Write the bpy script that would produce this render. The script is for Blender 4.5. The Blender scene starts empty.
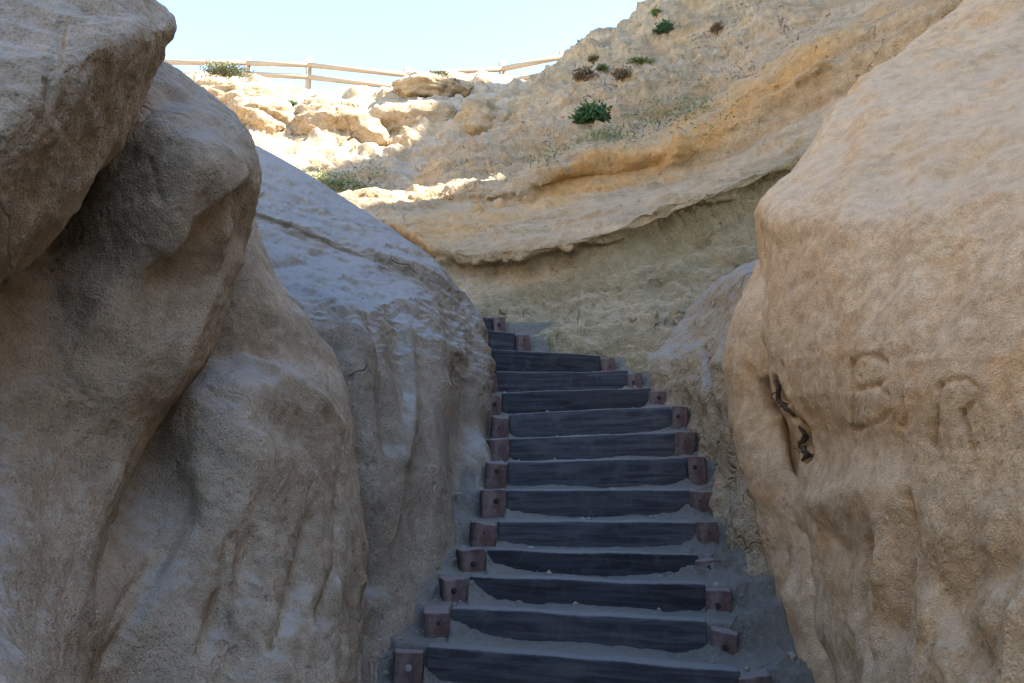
import bpy, bmesh, math, random
import numpy as np
from mathutils import Vector, Matrix

rng = np.random.default_rng(7)
random.seed(7)
scene = bpy.context.scene
COL = scene.collection
Q = 1.0                                  # mesh density

# ------------------------------------------------------------------ camera
CAM = np.array([0.0, 0.0, 1.6])
F = 800.0
PITCH = math.atan(88.5 / F)
CT, ST = math.cos(PITCH), math.sin(PITCH)
cam = bpy.data.cameras.new("camera")
cam.sensor_width = 36.0
cam.lens = 36.0 * F / 1024.0
cam.clip_start, cam.clip_end = 0.05, 2000
camo = bpy.data.objects.new("camera", cam)
COL.objects.link(camo)
camo.location = CAM
camo.rotation_euler = (math.pi / 2 + PITCH, 0, 0)
scene.camera = camo


def P(px, py, Y):
    """surveyed point: direction seen in the photograph, at Y metres up the gully"""
    u, v = (px - 512.0) / F, (341.5 - py) / F
    s = Y / (CT - v * ST)
    return (u * s, Y, CAM[2] + (ST + v * CT) * s)


def project(V):
    d = V - CAM
    f = d[:, 1] * CT + d[:, 2] * ST
    up = -d[:, 1] * ST + d[:, 2] * CT
    f = np.where(f < 0.05, 0.05, f)
    return 512 + F * d[:, 0] / f, 341.5 - F * up / f, f


# ------------------------------------------------------------------ noise
PERM = rng.permutation(256).astype(np.int32)
PERM = np.concatenate([PERM, PERM, PERM])
GR = rng.normal(size=(256, 3)).astype(np.float32)
GR /= np.linalg.norm(GR, axis=1)[:, None]


def perlin(p):
    p = np.asarray(p, np.float32)
    i = np.floor(p).astype(np.int32)
    f = p - i
    i &= 255
    w = f * f * f * (f * (f * 6 - 15) + 10)
    out = 0
    for dx in (0, 1):
        wx = w[:, 0] if dx else 1 - w[:, 0]
        a = PERM[i[:, 0] + dx]
        for dy in (0, 1):
            wy = w[:, 1] if dy else 1 - w[:, 1]
            b = PERM[a + i[:, 1] + dy]
            for dz in (0, 1):
                wz = w[:, 2] if dz else 1 - w[:, 2]
                g = GR[PERM[b + i[:, 2] + dz]]
                d = g[:, 0] * (f[:, 0] - dx) + g[:, 1] * (f[:, 1] - dy) + g[:, 2] * (f[:, 2] - dz)
                out = out + wx * wy * wz * d
    return out * 1.6


def fbm(V, freq, octaves=4, gain=0.5, off=0.0, stretch=(1, 1, 1)):
    s, a, r = np.asarray(stretch, np.float32), 1.0, 0
    for o in range(octaves):
        r = r + a * perlin(V * s * freq + off + 17.3 * o)
        a *= gain
        freq *= 2.03
    return r


def ridged(V, freq, octaves=3, off=0.0, stretch=(1, 1, 1)):
    s, a, r = np.asarray(stretch, np.float32), 1.0, 0
    for o in range(octaves):
        r = r + a * (1 - 2 * np.abs(perlin(V * s * freq + off + 11.7 * o)))
        a *= 0.5
        freq *= 2.1
    return r


def smooth(a, b, x):
    t = np.clip((x - a) / (b - a), 0, 1)
    return t * t * (3 - 2 * t)


# ------------------------------------------------------------------ sheets
def spans(A):
    """how long each span between control rows is, weighted towards what the photograph shows"""
    x, y, f = project(A.reshape(-1, 3))
    q = np.stack([np.clip(x, -60, 1084), np.clip(y, -60, 743)], 1).reshape(A.shape[0], A.shape[1], 2)
    px = np.linalg.norm(np.diff(q, axis=0), axis=2).mean(axis=1)
    ch = np.sqrt(np.linalg.norm(np.diff(A, axis=0), axis=2).mean(axis=1))
    return px / px.sum() + 0.35 * ch / ch.sum()


def resample(A, n, w):
    """cubic Hermite through the control points along axis 0, n samples"""
    ch = np.linalg.norm(np.diff(A, axis=0), axis=2).mean(axis=1)
    t = np.concatenate([[0], np.cumsum(np.sqrt(ch) + 1e-4)])
    m = np.zeros_like(A)
    d = np.diff(A, axis=0) / np.diff(t)[:, None, None]
    m[0], m[-1] = d[0], d[-1]
    h = np.diff(t)
    m[1:-1] = (d[:-1] * h[1:, None, None] + d[1:] * h[:-1, None, None]) / (h[1:] + h[:-1])[:, None, None]
    ts = np.interp(np.linspace(0, w.sum(), n), np.concatenate([[0], np.cumsum(w)]), t)
    k = np.clip(np.searchsorted(t, ts, side="right") - 1, 0, len(t) - 2)
    hh = h[k]
    x = ((ts - t[k]) / hh)[:, None, None]
    hh = hh[:, None, None]
    return ((2 * x**3 - 3 * x**2 + 1) * A[k] + (x**3 - 2 * x**2 + x) * hh * m[k]
            + (-2 * x**3 + 3 * x**2) * A[k + 1] + (x**3 - x**2) * hh * m[k + 1])


class Sheet:
    """a rock surface: a grid of surveyed points, splined, then eroded in world space"""

    def __init__(self, rows, nu, nv):
        nu, nv = int(nu * Q), int(nv * Q)
        A = np.array([[P(*c) if len(c) == 3 else c[1:] for c in r] for r in rows], float)
        wu, wv = spans(A.transpose(1, 0, 2)), spans(A)
        B = resample(A, nv, wv)
        B = resample(B.transpose(1, 0, 2), nu, wu).transpose(1, 0, 2)
        self.nv, self.nu = nv, nu
        self.V = B.reshape(-1, 3)
        self.sign, self.N, self.pr = 1.0, None, None
        n = self.normals()
        px, py, f = project(self.V)
        vis = (px > -60) & (px < 1084) & (py > -60) & (py < 743)
        if ((n * (CAM - self.V)).sum(1) * vis).sum() < 0:
            self.sign, self.N = -1.0, None

    def normals(self, fresh=True):
        if not fresh:
            if self.N is None:
                self.N = self.normals().reshape(self.nv, self.nu, 3)
                for ax in (0, 1, 0, 1):                      # the general lie of the surface, without its grain
                    r = 9
                    p = np.pad(self.N, [(r + 1, r) if a == ax else (0, 0) for a in range(3)], mode="edge")
                    c = np.cumsum(p, axis=ax)
                    self.N = (np.take(c, range(2 * r + 1, c.shape[ax]), axis=ax) - np.take(c, range(0, c.shape[ax] - 2 * r - 1), axis=ax))
                    self.N /= np.linalg.norm(self.N, axis=2)[:, :, None] + 1e-9
                self.N = self.N.reshape(-1, 3)
            return self.N
        G = self.V.reshape(self.nv, self.nu, 3)
        n = np.cross(np.gradient(G, axis=1), np.gradient(G, axis=0)).reshape(-1, 3)
        n /= np.linalg.norm(n, axis=1)[:, None] + 1e-9
        return n * self.sign

    def push(self, d):
        self.V = self.V + self.normals() * np.asarray(d)[:, None]
        self.N = self.pr = None
        return self

    def at(self, px, py):
        """the point of this surface seen at px, py (nearest one)"""
        if self.pr is None:
            self.pr = project(self.V)
        x, y, f = self.pr
        e = np.hypot(x - px, y - py)
        near = e < max(3.0, e.min() * 1.5)
        i = np.flatnonzero(near)
        j = i[np.argmin(f[i] + 0.05 * e[i])]
        return self.V[j].copy(), self.normals(False)[j]

    def carve(self, pts, width, depth, soft=1.0):
        """groove (depth > 0) or rib (depth < 0) along a polyline on the surface"""
        S = np.array([self.at(*p)[0] for p in pts])
        lo, hi = S.min(0) - 2.6 * width, S.max(0) + 2.6 * width
        ix = np.flatnonzero(((self.V > lo) & (self.V < hi)).all(1))
        W = self.V[ix]
        dist = np.linalg.norm(W - S[0], axis=1)
        for a, b in zip(S[:-1], S[1:]):
            ab = b - a
            t = np.clip(((W - a) @ ab) / (ab @ ab + 1e-12), 0, 1)
            dist = np.minimum(dist, np.linalg.norm(W - a - t[:, None] * ab, axis=1))
        self.V[ix] -= self.normals(False)[ix] * (depth * np.exp(-(dist / width) ** 2 * soft))[:, None]
        return self

    def mesh(self, name, loc):
        nv, nu = self.nv, self.nu
        i = np.arange(nv * nu).reshape(nv, nu)
        q = np.stack([i[:-1, :-1], i[:-1, 1:], i[1:, 1:], i[1:, :-1]], -1).reshape(-1, 4)
        if self.sign < 0:
            q = q[:, ::-1]
        return grid_mesh(name, self.V - np.asarray(loc), q)


def grid_mesh(name, V, q):
    me = bpy.data.meshes.new(name)
    me.vertices.add(len(V))
    me.vertices.foreach_set("co", np.ascontiguousarray(V, np.float32).ravel())
    me.loops.add(q.size)
    me.loops.foreach_set("vertex_index", np.ascontiguousarray(q, np.int32).ravel())
    me.polygons.add(len(q))
    k = q.shape[1]
    me.polygons.foreach_set("loop_start", np.arange(0, q.size, k, dtype=np.int32))
    me.polygons.foreach_set("loop_total", np.full(len(q), k, np.int32))
    me.polygons.foreach_set("use_smooth", np.ones(len(q), bool))
    me.update(calc_edges=True)
    return me


# ------------------------------------------------------------------ objects
def link(name, me, mat=None, parent=None, loc=(0, 0, 0)):
    o = bpy.data.objects.new(name, me)
    COL.objects.link(o)
    o.location = loc
    if parent is not None:
        o.parent = parent
    if mat is not None:
        me.materials.clear()
        me.materials.append(mat)
    return o


def tag(o, label=None, cat=None, group=None, kind=None):
    if label:
        o["label"] = label
    if cat:
        o["category"] = cat
    if group:
        o["group"] = group
    if kind:
        o["kind"] = kind
    return o


def thing(name, label, cat, loc, group=None):
    o = bpy.data.objects.new(name, None)
    o.empty_display_size = 0.2
    COL.objects.link(o)
    o.location = loc
    return tag(o, label, cat, group)


# ------------------------------------------------------------------ materials
class NT:
    def __init__(self, name):
        self.m = bpy.data.materials.new(name)
        self.m.use_nodes = True
        self.t = self.m.node_tree
        self.b = self.t.nodes["Principled BSDF"]

    def n(self, kind, ins=None, **props):
        nd = self.t.nodes.new(kind)
        for k, v in props.items():
            setattr(nd, k, v)
        for k, v in (ins or {}).items():
            s = nd.inputs[k]
            if hasattr(v, "links") or isinstance(v, bpy.types.NodeSocket):
                self.t.links.new(v, s)
            else:
                s.default_value = v
        return nd

    def noise(self, vec, scale, detail=4, rough=0.55, dist=0.0):
        return self.n("ShaderNodeTexNoise", {"Vector": vec, "Scale": scale, "Detail": detail,
                                             "Roughness": rough, "Distortion": dist}).outputs["Fac"]

    def ramp(self, fac, a, b, lo=0.0, hi=1.0):
        return self.n("ShaderNodeMapRange", {"Value": fac, "From Min": a, "From Max": b, "To Min": lo, "To Max": hi},
                      interpolation_type="SMOOTHSTEP").outputs["Result"]

    def math(self, op, a, b=0.0):
        return self.n("ShaderNodeMath", {0: a, 1: b}, operation=op).outputs[0]

    def mix(self, fac, a, b, blend="MIX"):
        nd = self.t.nodes.new("ShaderNodeMix")
        nd.data_type = "RGBA"
        nd.blend_type = blend
        for s, v in ((nd.inputs[0], fac), (nd.inputs[6], a), (nd.inputs[7], b)):
            if isinstance(v, bpy.types.NodeSocket):
                self.t.links.new(v, s)
            elif isinstance(v, (int, float)):
                s.default_value = v
            else:
                s.default_value = (*v, 1) if len(v) == 3 else v
        return nd.outputs[2]

    def map(self, vec, scale=(1, 1, 1), rot=(0, 0, 0)):
        return self.n("ShaderNodeMapping", {"Vector": vec, "Scale": scale, "Rotation": rot}).outputs[0]

    def out(self, col, rough=0.95, normal=None):
        t = self.t
        for s, v in ((self.b.inputs["Base Color"], col), (self.b.inputs["Roughness"], rough)):
            if isinstance(v, bpy.types.NodeSocket):
                t.links.new(v, s)
            else:
                s.default_value = (*v, 1) if not isinstance(v, float) else v
        self.b.inputs["Specular IOR Level"].default_value = 0.15
        if normal is not None:
            t.links.new(normal, self.b.inputs["Normal"])
        return self.m


def sandstone(name, a, b, c, dust, dust_lo=0.45, dust_hi=0.85, dust_amt=0.8, strata=0.3, strata_rot=(0, 0, 0),
              strata_scale=5.0, grain=130.0, bump=0.5, bdist=0.012, big=1.0, pits=0.5, ochre=None, cracks=1.0):
    N = NT(name)
    v = N.n("ShaderNodeNewGeometry")
    pos, nor = v.outputs["Position"], v.outputs["True Normal"]
    smo = v.outputs["Normal"]
    n1 = N.noise(pos, 0.9 * big, 4, 0.6, 0.4)
    n2 = N.noise(pos, 3.1 * big, 4, 0.6, 0.6)
    n3 = N.noise(pos, 14.0 * big, 3, 0.65)
    st = N.noise(N.map(pos, (0.35, 0.35, strata_scale), strata_rot), 1.0, 3, 0.6, 0.3)
    col = N.mix(N.ramp(n1, 0.35, 0.65), a, b)
    col = N.mix(N.math("MULTIPLY", N.ramp(n2, 0.48, 0.72), 0.75), col, c)
    col = N.mix(strata, col, N.mix(N.ramp(st, 0.35, 0.68), [x * 0.72 for x in a], [min(0.6, x * 1.18) for x in b]))
    if ochre:
        x_ = N.n("ShaderNodeSeparateXYZ", {0: pos})
        bed = N.math("SUBTRACT", x_.outputs[2], N.math("MULTIPLY", x_.outputs[0], ochre[0]))
        bed = N.math("ADD", bed, N.math("MULTIPLY", N.math("SUBTRACT", n1, 0.5), ochre[3]))
        band = N.math("MULTIPLY", N.ramp(bed, ochre[1] - ochre[4], ochre[1]), N.ramp(bed, ochre[2] + ochre[4], ochre[2]))
        col = N.mix(N.ramp(bed, 3.3, 3.05), col, N.mix(n2, (0.23, 0.19, 0.115), (0.33, 0.27, 0.165)))
        col = N.mix(N.math("MULTIPLY", band, N.ramp(n2, 0.25, 0.6, 0.35, 0.95)), col, ochre[5])
    g = N.noise(pos, grain, 3, 0.7)
    col = N.mix(1.0, col, N.n("ShaderNodeCombineColor", {
        0: N.ramp(g, 0.25, 0.75, 0.74, 1.2), 1: N.ramp(g, 0.25, 0.75, 0.73, 1.2),
        2: N.ramp(g, 0.25, 0.75, 0.70, 1.2)}).outputs[0], "MULTIPLY")
    col = N.mix(1.0, col, N.n("ShaderNodeCombineColor", {
        0: N.ramp(n3, 0.3, 0.7, 0.84, 1.12), 1: N.ramp(n3, 0.3, 0.7, 0.83, 1.12),
        2: N.ramp(n3, 0.3, 0.7, 0.80, 1.12)}).outputs[0], "MULTIPLY")
    # wind-blown sand that settles on the gentle slopes
    sep = N.n("ShaderNodeSeparateXYZ", {0: smo}).outputs[2]
    dz = N.math("ADD", sep, N.math("MULTIPLY", N.math("SUBTRACT", n3, 0.5), 0.22))
    dz = N.math("ADD", dz, N.math("MULTIPLY", N.math("SUBTRACT", n2, 0.5), 0.30))
    col = N.mix(N.math("MULTIPLY", N.ramp(dz, dust_lo, dust_hi), dust_amt), col, dust)
    # grain, pits and weathering lines
    vor = N.n("ShaderNodeTexVoronoi", {"Vector": pos, "Scale": grain * 0.55, "Randomness": 1.0}, feature="F1").outputs[0]
    pit = N.math("MULTIPLY", N.ramp(vor, 0.0, 0.45), pits)
    med = N.noise(pos, grain * 0.22, 4, 0.7)
    hgt = N.math("ADD", N.math("MULTIPLY", med, 1.6), N.math("MULTIPLY", g, 0.5))
    hgt = N.math("ADD", hgt, pit)
    # scattered deeper pits and short cracks
    v2 = N.n("ShaderNodeTexVoronoi", {"Vector": N.map(pos, (1, 1, 0.7)), "Scale": grain * 0.16, "Randomness": 1.0}, feature="F1").outputs[0]
    hole = N.math("MULTIPLY", N.ramp(v2, 0.34, 0.10), N.ramp(N.noise(pos, 5.0 * big, 1), 0.50, 0.66))
    wp = N.n("ShaderNodeVectorMath", {0: pos, 1: N.n("ShaderNodeVectorMath", {0: N.n("ShaderNodeTexNoise", {"Vector": pos, "Scale": 3.0, "Detail": 2}).outputs["Color"], "Scale": 0.5}, operation="SCALE").outputs[0]}, operation="ADD").outputs[0]
    ed = N.n("ShaderNodeTexVoronoi", {"Vector": N.map(wp, (1.3, 1.3, 0.6)), "Scale": 2.2 * big}, feature="DISTANCE_TO_EDGE").outputs[0]
    crk = N.math("MULTIPLY", N.ramp(ed, 0.022, 0.0), N.ramp(N.noise(pos, 1.7 * big, 1), 0.55, 0.68))
    crk = N.math("MULTIPLY", crk, cracks)
    lo_ = N.math("MAXIMUM", hole, crk)
    hgt = N.math("SUBTRACT", hgt, N.math("MULTIPLY", hole, 1.3))
    hgt = N.math("SUBTRACT", hgt, N.math("MULTIPLY", crk, 1.6))
    hgt = N.math("ADD", hgt, N.math("MULTIPLY", st, strata * 1.5))
    bp = N.n("ShaderNodeBump", {"Strength": bump, "Distance": bdist, "Height": hgt}).outputs[0]
    return N.out(col, 0.96, bp)

# ------------------------------------------------------------------ rock materials
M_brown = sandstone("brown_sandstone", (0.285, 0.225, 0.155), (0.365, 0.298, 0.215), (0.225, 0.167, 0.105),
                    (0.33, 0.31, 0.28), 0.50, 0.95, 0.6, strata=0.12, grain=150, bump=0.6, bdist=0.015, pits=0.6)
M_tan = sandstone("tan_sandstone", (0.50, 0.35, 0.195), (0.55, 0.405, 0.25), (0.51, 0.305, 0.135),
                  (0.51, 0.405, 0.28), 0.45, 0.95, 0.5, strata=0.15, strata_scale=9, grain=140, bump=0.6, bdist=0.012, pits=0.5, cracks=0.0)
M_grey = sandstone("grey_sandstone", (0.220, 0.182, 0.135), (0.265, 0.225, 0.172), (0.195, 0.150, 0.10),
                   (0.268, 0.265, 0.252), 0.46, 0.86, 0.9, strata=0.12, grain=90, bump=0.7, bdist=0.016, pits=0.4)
M_bank = sandstone("olive_sandstone", (0.30, 0.24, 0.155), (0.35, 0.285, 0.19), (0.28, 0.20, 0.11),
                   (0.27, 0.26, 0.24), 0.50, 0.9, 0.7, strata=0.3, strata_scale=4, grain=70, bump=0.9, bdist=0.022, pits=0.4)
OCHRE = (0.5, 4.4, 5.1, 0.8, 0.25, (0.475, 0.30, 0.13))
M_hill = sandstone("layered_sandstone", (0.37, 0.275, 0.16), (0.43, 0.33, 0.21), (0.40, 0.245, 0.105),
                   (0.42, 0.325, 0.21), 0.62, 0.96, 0.5, strata=0.45, strata_rot=(0.05, 0.22, 0), strata_scale=4.5,
                   grain=60, bump=0.9, bdist=0.03, big=0.6, pits=0.3, ochre=OCHRE)
M_crest = sandstone("pale_sandstone", (0.40, 0.295, 0.18), (0.45, 0.355, 0.24), (0.40, 0.245, 0.10),
                    (0.42, 0.35, 0.255), 0.5, 0.8, 0.8, strata=0.3, strata_scale=3, grain=30, bump=0.9, bdist=0.05,
                    big=0.5, pits=0.3)


# ------------------------------------------------------------------ left: overhanging outcrop (brow + lower face)
def rough(s, amp=1.0, f=1.0, off=0.0, mask=None):
    V = s.V
    d = 0.06 * fbm(V, 1.4 * f, 3, 0.5, off) + 0.018 * (ridged(V, 3.1 * f, 3, off + 9) - 0.8) + 0.012 * fbm(V, 8 * f, 3, 0.6, off + 3) + 0.004 * perlin(V * 42 * f)
    d *= amp
    s.push(d if mask is None else d * mask)
    return s


brow = Sheet([
    [(-500, -60, 4.6), (-150, -60, 4.4), (30, -20, 4.2), (95, 20, 4.0), (130, 40, 3.9)],
    [(-500, -230, 3.6), (-150, -160, 3.4), (40, -75, 3.2), (115, -20, 3.0), (150, 10, 2.9)],
    [(-500, -260, 2.5), (-150, -170, 2.45), (40, -90, 2.4), (118, -30, 2.42), (160, 5, 2.5)],
    [(-500, -120, 1.65), (-150, -40, 1.7), (45, 10, 1.9), (125, 12, 2.12), (178, 22, 2.42)],
    [(-500, 90, 1.35), (-150, 90, 1.5), (40, 85, 1.66), (120, 48, 1.93), (175, 38, 2.40)],
    [(-500, 250, 1.25), (-150, 230, 1.45), (12, 190, 1.70), (92, 112, 1.94), (166, 58, 2.42)],
    [(-500, 380, 1.33), (-150, 330, 1.55), (10, 262, 1.92), (98, 146, 2.16), (160, 68, 2.60)],
    [(-500, 440, 1.7), (-150, 360, 1.9), (18, 265, 2.25), (102, 148, 2.50), (150, 72, 3.0)],
    [(-500, 440, 2.4), (-150, 360, 2.6), (30, 230, 2.8), (100, 130, 3.1), (140, 75, 3.6)],
], 300, 380)
rough(brow, 0.75, 1.0, 1.0)
brow.carve([(62, 20), (55, 60), (48, 100)], 0.012, 0.012)
brow.carve([(88, 8), (75, 70), (60, 120)], 0.02, 0.01)

face = Sheet([
    [(-500, 20, 4.6), (-100, 40, 4.4), (60, 70, 4.2), (120, 80, 4.1), (150, 85, 4.1), (160, 86, 4.2), (160, 88, 4.6), (130, 95, 5.4)],
    [(-500, 0, 3.3), (-100, 20, 3.2), (70, 40, 3.1), (120, 50, 3.05), (150, 56, 3.05), (163, 62, 3.2), (165, 72, 3.7), (140, 85, 5.0)],
    [(-500, 70, 2.4), (-100, 75, 2.5), (60, 78, 2.62), (120, 80, 2.72), (170, 82, 2.85), (197, 84, 3.1), (196, 88, 3.6), (165, 95, 4.8)],
    [(-500, 130, 1.9), (-100, 130, 2.5), (55, 128, 2.62), (118, 126, 2.56), (185, 124, 2.66), (240, 122, 3.1), (236, 124, 3.6), (195, 128, 4.8)],
    [(-500, 180, 1.6), (-100, 180, 2.35), (55, 180, 2.66), (115, 178, 2.56), (195, 172, 2.52), (258, 176, 3.05), (252, 180, 3.5), (205, 184, 4.8)],
    [(-500, 230, 1.5), (-100, 235, 2.2), (50, 238, 2.62), (110, 240, 2.55), (178, 236, 2.56), (245, 214, 3.05), (246, 222, 3.5), (200, 230, 4.8)],
    [(-500, 300, 1.4), (-100, 300, 2.05), (45, 300, 2.50), (105, 300, 2.52), (165, 298, 2.68), (229, 275, 3.0), (230, 285, 3.4), (190, 295, 4.6)],
    [(-500, 380, 1.3), (-100, 380, 2.0), (40, 380, 2.36), (95, 380, 2.46), (145, 378, 2.58), (197, 362, 2.92), (200, 370, 3.4), (165, 380, 4.4)],
    [(-500, 450, 1.2), (-100, 450, 1.95), (30, 450, 2.22), (75, 450, 2.36), (112, 446, 2.50), (144, 432, 2.70), (142, 440, 3.2), (110, 450, 4.2)],
    [(-500, 530, 1.1), (-100, 530, 1.75), (15, 530, 1.98), (55, 530, 2.12), (88, 528, 2.28), (116, 512, 2.50), (112, 520, 3.0), (80, 530, 4.0)],
    [(-500, 620, 1.0), (-100, 620, 1.40), (0, 620, 1.62), (40, 620, 1.82), (70, 620, 2.03), (95, 612, 2.32), (90, 620, 2.9), (60, 625, 3.8)],
    [(-500, 720, 0.9), (-100, 720, 1.05), (0, 720, 1.25), (35, 720, 1.48), (60, 720, 1.8), (80, 715, 2.2), (80, 720, 2.8), (50, 725, 3.7)],
    [(-500, 900, 0.8), (-100, 900, 0.95), (0, 900, 1.1), (35, 900, 1.3), (60, 900, 1.6), (75, 900, 2.0), (80, 900, 2.6), (50, 900, 3.5)],
], 420, 620)
rough(face, 0.6, 1.0, 5.0)
face.carve([(250, 192), (225, 208), (200, 232), (185, 255), (170, 275)], 0.07, 0.06)     # hollow below the nose
face.carve([(248, 176), (222, 192), (195, 218), (176, 250)], 0.035, -0.03)               # its rounded lip
face.carve([(228, 225), (215, 280), (190, 340), (160, 395)], 0.05, -0.03)                # pale rib
face.carve([(175, 95), (150, 110), (120, 150)], 0.06, 0.03)
for a in ([(60, 350), (70, 420), (95, 480)], [(86, 395), (92, 400)], [(150, 160), (160, 200)], [(205, 195), (208, 203)]):
    face.carve(a, 0.012, 0.008)
OUT1 = P(-100, 620, 1.9)
t = thing("rock_outcrop", "large brown overhanging sandstone outcrop with a jutting rounded brow and a dark hollow under it",
          "rock", OUT1)
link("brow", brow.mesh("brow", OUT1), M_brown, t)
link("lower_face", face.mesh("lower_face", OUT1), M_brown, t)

# ------------------------------------------------------------------ left: rounded buttress behind it
butt = Sheet([
    [(60, 235, 6.5), (140, 235, 6.3), (200, 235, 6.1), (236, 235, 6.0), (246, 236, 6.0), (248, 236, 6.2), (240, 240, 7.0)],
    [(60, 215, 4.6), (140, 212, 4.3), (200, 212, 4.1), (233, 212, 4.0), (247, 214, 4.05), (250, 218, 4.5), (240, 230, 5.6)],
    [(60, 255, 3.9), (140, 255, 3.72), (195, 255, 3.6), (238, 252, 3.58), (260, 252, 3.85), (260, 255, 4.3), (250, 260, 5.4)],
    [(60, 305, 3.6), (130, 305, 3.5), (185, 305, 3.42), (245, 303, 3.48), (288, 304, 3.85), (288, 306, 4.3), (270, 310, 5.2)],
    [(60, 345, 3.5), (120, 345, 3.42), (175, 345, 3.36), (235, 342, 3.44), (320, 342, 4.0), (322, 345, 4.5), (300, 350, 5.2)],
    [(60, 368, 3.4), (110, 370, 3.36), (170, 372, 3.3), (235, 362, 3.40), (332, 366, 4.05), (334, 368, 4.5), (310, 372, 5.2)],
    [(60, 395, 3.2), (100, 400, 3.1), (165, 400, 3.1), (240, 388, 3.12), (340, 398, 4.0), (344, 402, 4.5), (320, 405, 5.2)],
    [(60, 440, 3.0), (95, 440, 2.92), (155, 440, 3.02), (245, 430, 3.02), (346, 436, 3.95), (350, 440, 4.4), (325, 445, 5.2)],
    [(50, 500, 2.75), (85, 500, 2.66), (140, 500, 2.90), (240, 495, 2.93), (353, 500, 3.88), (357, 502, 4.3), (330, 505, 5.1)],
    [(45, 560, 2.55), (80, 560, 2.42), (140, 560, 2.70), (235, 555, 2.85), (360, 560, 3.78), (364, 562, 4.2), (335, 565, 5.0)],
    [(35, 620, 2.3), (70, 620, 2.2), (130, 620, 2.52), (230, 620, 2.74), (358, 620, 3.6), (361, 622, 4.0), (330, 625, 5.0)],
    [(20, 690, 2.05), (60, 690, 2.25), (120, 690, 2.48), (225, 690, 2.6), (350, 690, 3.4), (353, 692, 3.9), (330, 695, 5.0)],
    [(0, 860, 1.8), (50, 860, 2.0), (110, 860, 2.2), (215, 860, 2.4), (345, 860, 3.1), (350, 860, 3.6), (330, 860, 5.0)],
], 460, 620)
rough(butt, 0.5, 1.0, 9.0)
butt.carve([(150, 460), (172, 490), (165, 530)], 0.13, 0.04)                      # smooth bowl
butt.carve([(195, 470), (205, 500), (190, 540)], 0.05, -0.025)
butt.carve([(230, 540), (222, 600), (205, 650)], 0.03, 0.025)
butt.carve([(165, 545), (140, 600), (112, 655)], 0.03, 0.03)
butt.carve([(150, 560), (120, 610)], 0.02, 0.015)
butt.carve([(248, 362), (285, 376), (318, 398), (342, 425)], 0.05, -0.03)
butt.carve([(225, 395), (262, 408), (300, 432)], 0.09, 0.035)
butt.carve([(262, 505), (250, 560), (225, 620)], 0.05, 0.03)
butt.carve([(310, 520), (300, 580), (275, 650)], 0.04, 0.03)
butt.carve([(340, 480), (335, 560), (318, 630)], 0.04, 0.02)
V = butt.V
x, y, f = project(V)
low = smooth(500, 590, y) * smooth(180, 260, x)
butt.push(low * 0.045 * (ridged(V, 2.0, 3, 4.0, (1.6, 1.6, 0.45)) - 0.8))
OUT2 = P(200, 690, 3.3)
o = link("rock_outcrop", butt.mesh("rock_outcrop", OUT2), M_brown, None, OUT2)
tag(o, "smooth sandstone buttress with a dusty saddle between the overhanging outcrop and the grey shoulder", "rock")

# ------------------------------------------------------------------ left: grey dusty shoulder beside the stairs
sh_rows = [
    [(-100, 190, 12.), (100, 175, 11.), (245, 195, 10.0), (340, 250, 9.6), (440, 330, 9.0), (470, 370, 8.8), (440, 380, 9.2)],
    [(-100, 90, 9.0), (100, 100, 8.6), (245, 150, 8.3), (340, 204, 8.1), (440, 276, 7.9), (478, 330, 7.9), (455, 360, 8.8)],
    [(-100, 80, 7.8), (100, 92, 7.6), (245, 141, 7.5), (340, 196, 7.4), (440, 266, 7.1), (485, 318, 7.1), (478, 350, 8.2)],
    [(-100, 130, 6.4), (100, 140, 6.3), (245, 180, 6.4), (335, 222, 6.5), (430, 271, 6.6), (486, 336, 6.75), (488, 360, 7.8)],
    [(-100, 165, 5.6), (100, 175, 5.6), (245, 206, 5.85), (325, 238, 6.0), (420, 275, 6.2), (488, 350, 6.55), (489, 372, 7.6)],
    [(-100, 175, 5.7), (100, 190, 5.62), (245, 216, 5.85), (325, 247, 5.99), (418, 285, 6.15), (487, 362, 6.45), (488, 380, 7.5)],
    [(-100, 230, 5.0), (100, 240, 4.95), (250, 262, 5.10), (330, 282, 5.25), (410, 308, 5.65), (486, 380, 6.35), (484, 395, 7.4)],
    [(-100, 290, 4.5), (100, 295, 4.45), (265, 300, 4.50), (338, 306, 4.65), (398, 328, 5.15), (483, 402, 6.22), (478, 415, 7.3)],
    [(-100, 340, 4.35), (100, 340, 4.3), (280, 340, 4.35), (342, 335, 4.46), (395, 355, 4.95), (482, 425, 6.1), (474, 435, 7.2)],
    [(-100, 400, 4.3), (100, 400, 4.25), (290, 400, 4.3), (347, 395, 4.36), (398, 405, 4.85), (486, 452, 5.82), (470, 460, 7.0)],
    [(-100, 500, 4.2), (100, 500, 4.15), (300, 500, 4.2), (357, 490, 4.22), (408, 490, 4.72), (488, 502, 5.52), (462, 508, 6.8)],
    [(-100, 600, 4.1), (100, 600, 4.05), (300, 600, 4.1), (362, 590, 4.08), (405, 585, 4.45), (474, 574, 4.97), (435, 585, 6.2)],
    [(-100, 690, 4.0), (100, 690, 3.95), (300, 690, 3.9), (350, 680, 3.72), (372, 672, 3.9), (440, 660, 4.18), (395, 662, 6.0)],
    [(-100, 860, 3.8), (100, 860, 3.7), (300, 860, 3.7), (345, 860, 3.55), (365, 860, 3.7), (420, 860, 4.1), (385, 860, 5.6)],

]
SLOT = {7: ((440, 348, 5.45), (457, 362, 5.95)), 8: ((440, 385, 5.28), (457, 398, 5.90)), 9: ((440, 432, 5.12), (456, 442, 5.68)),
        10: ((437, 498, 4.95), (454, 503, 5.45)), 11: ((426, 584, 4.62), (442, 581, 4.92)), 12: ((392, 668, 4.05), (406, 665, 4.14)),
        13: ((385, 860, 3.85), (395, 860, 4.0))}
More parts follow.
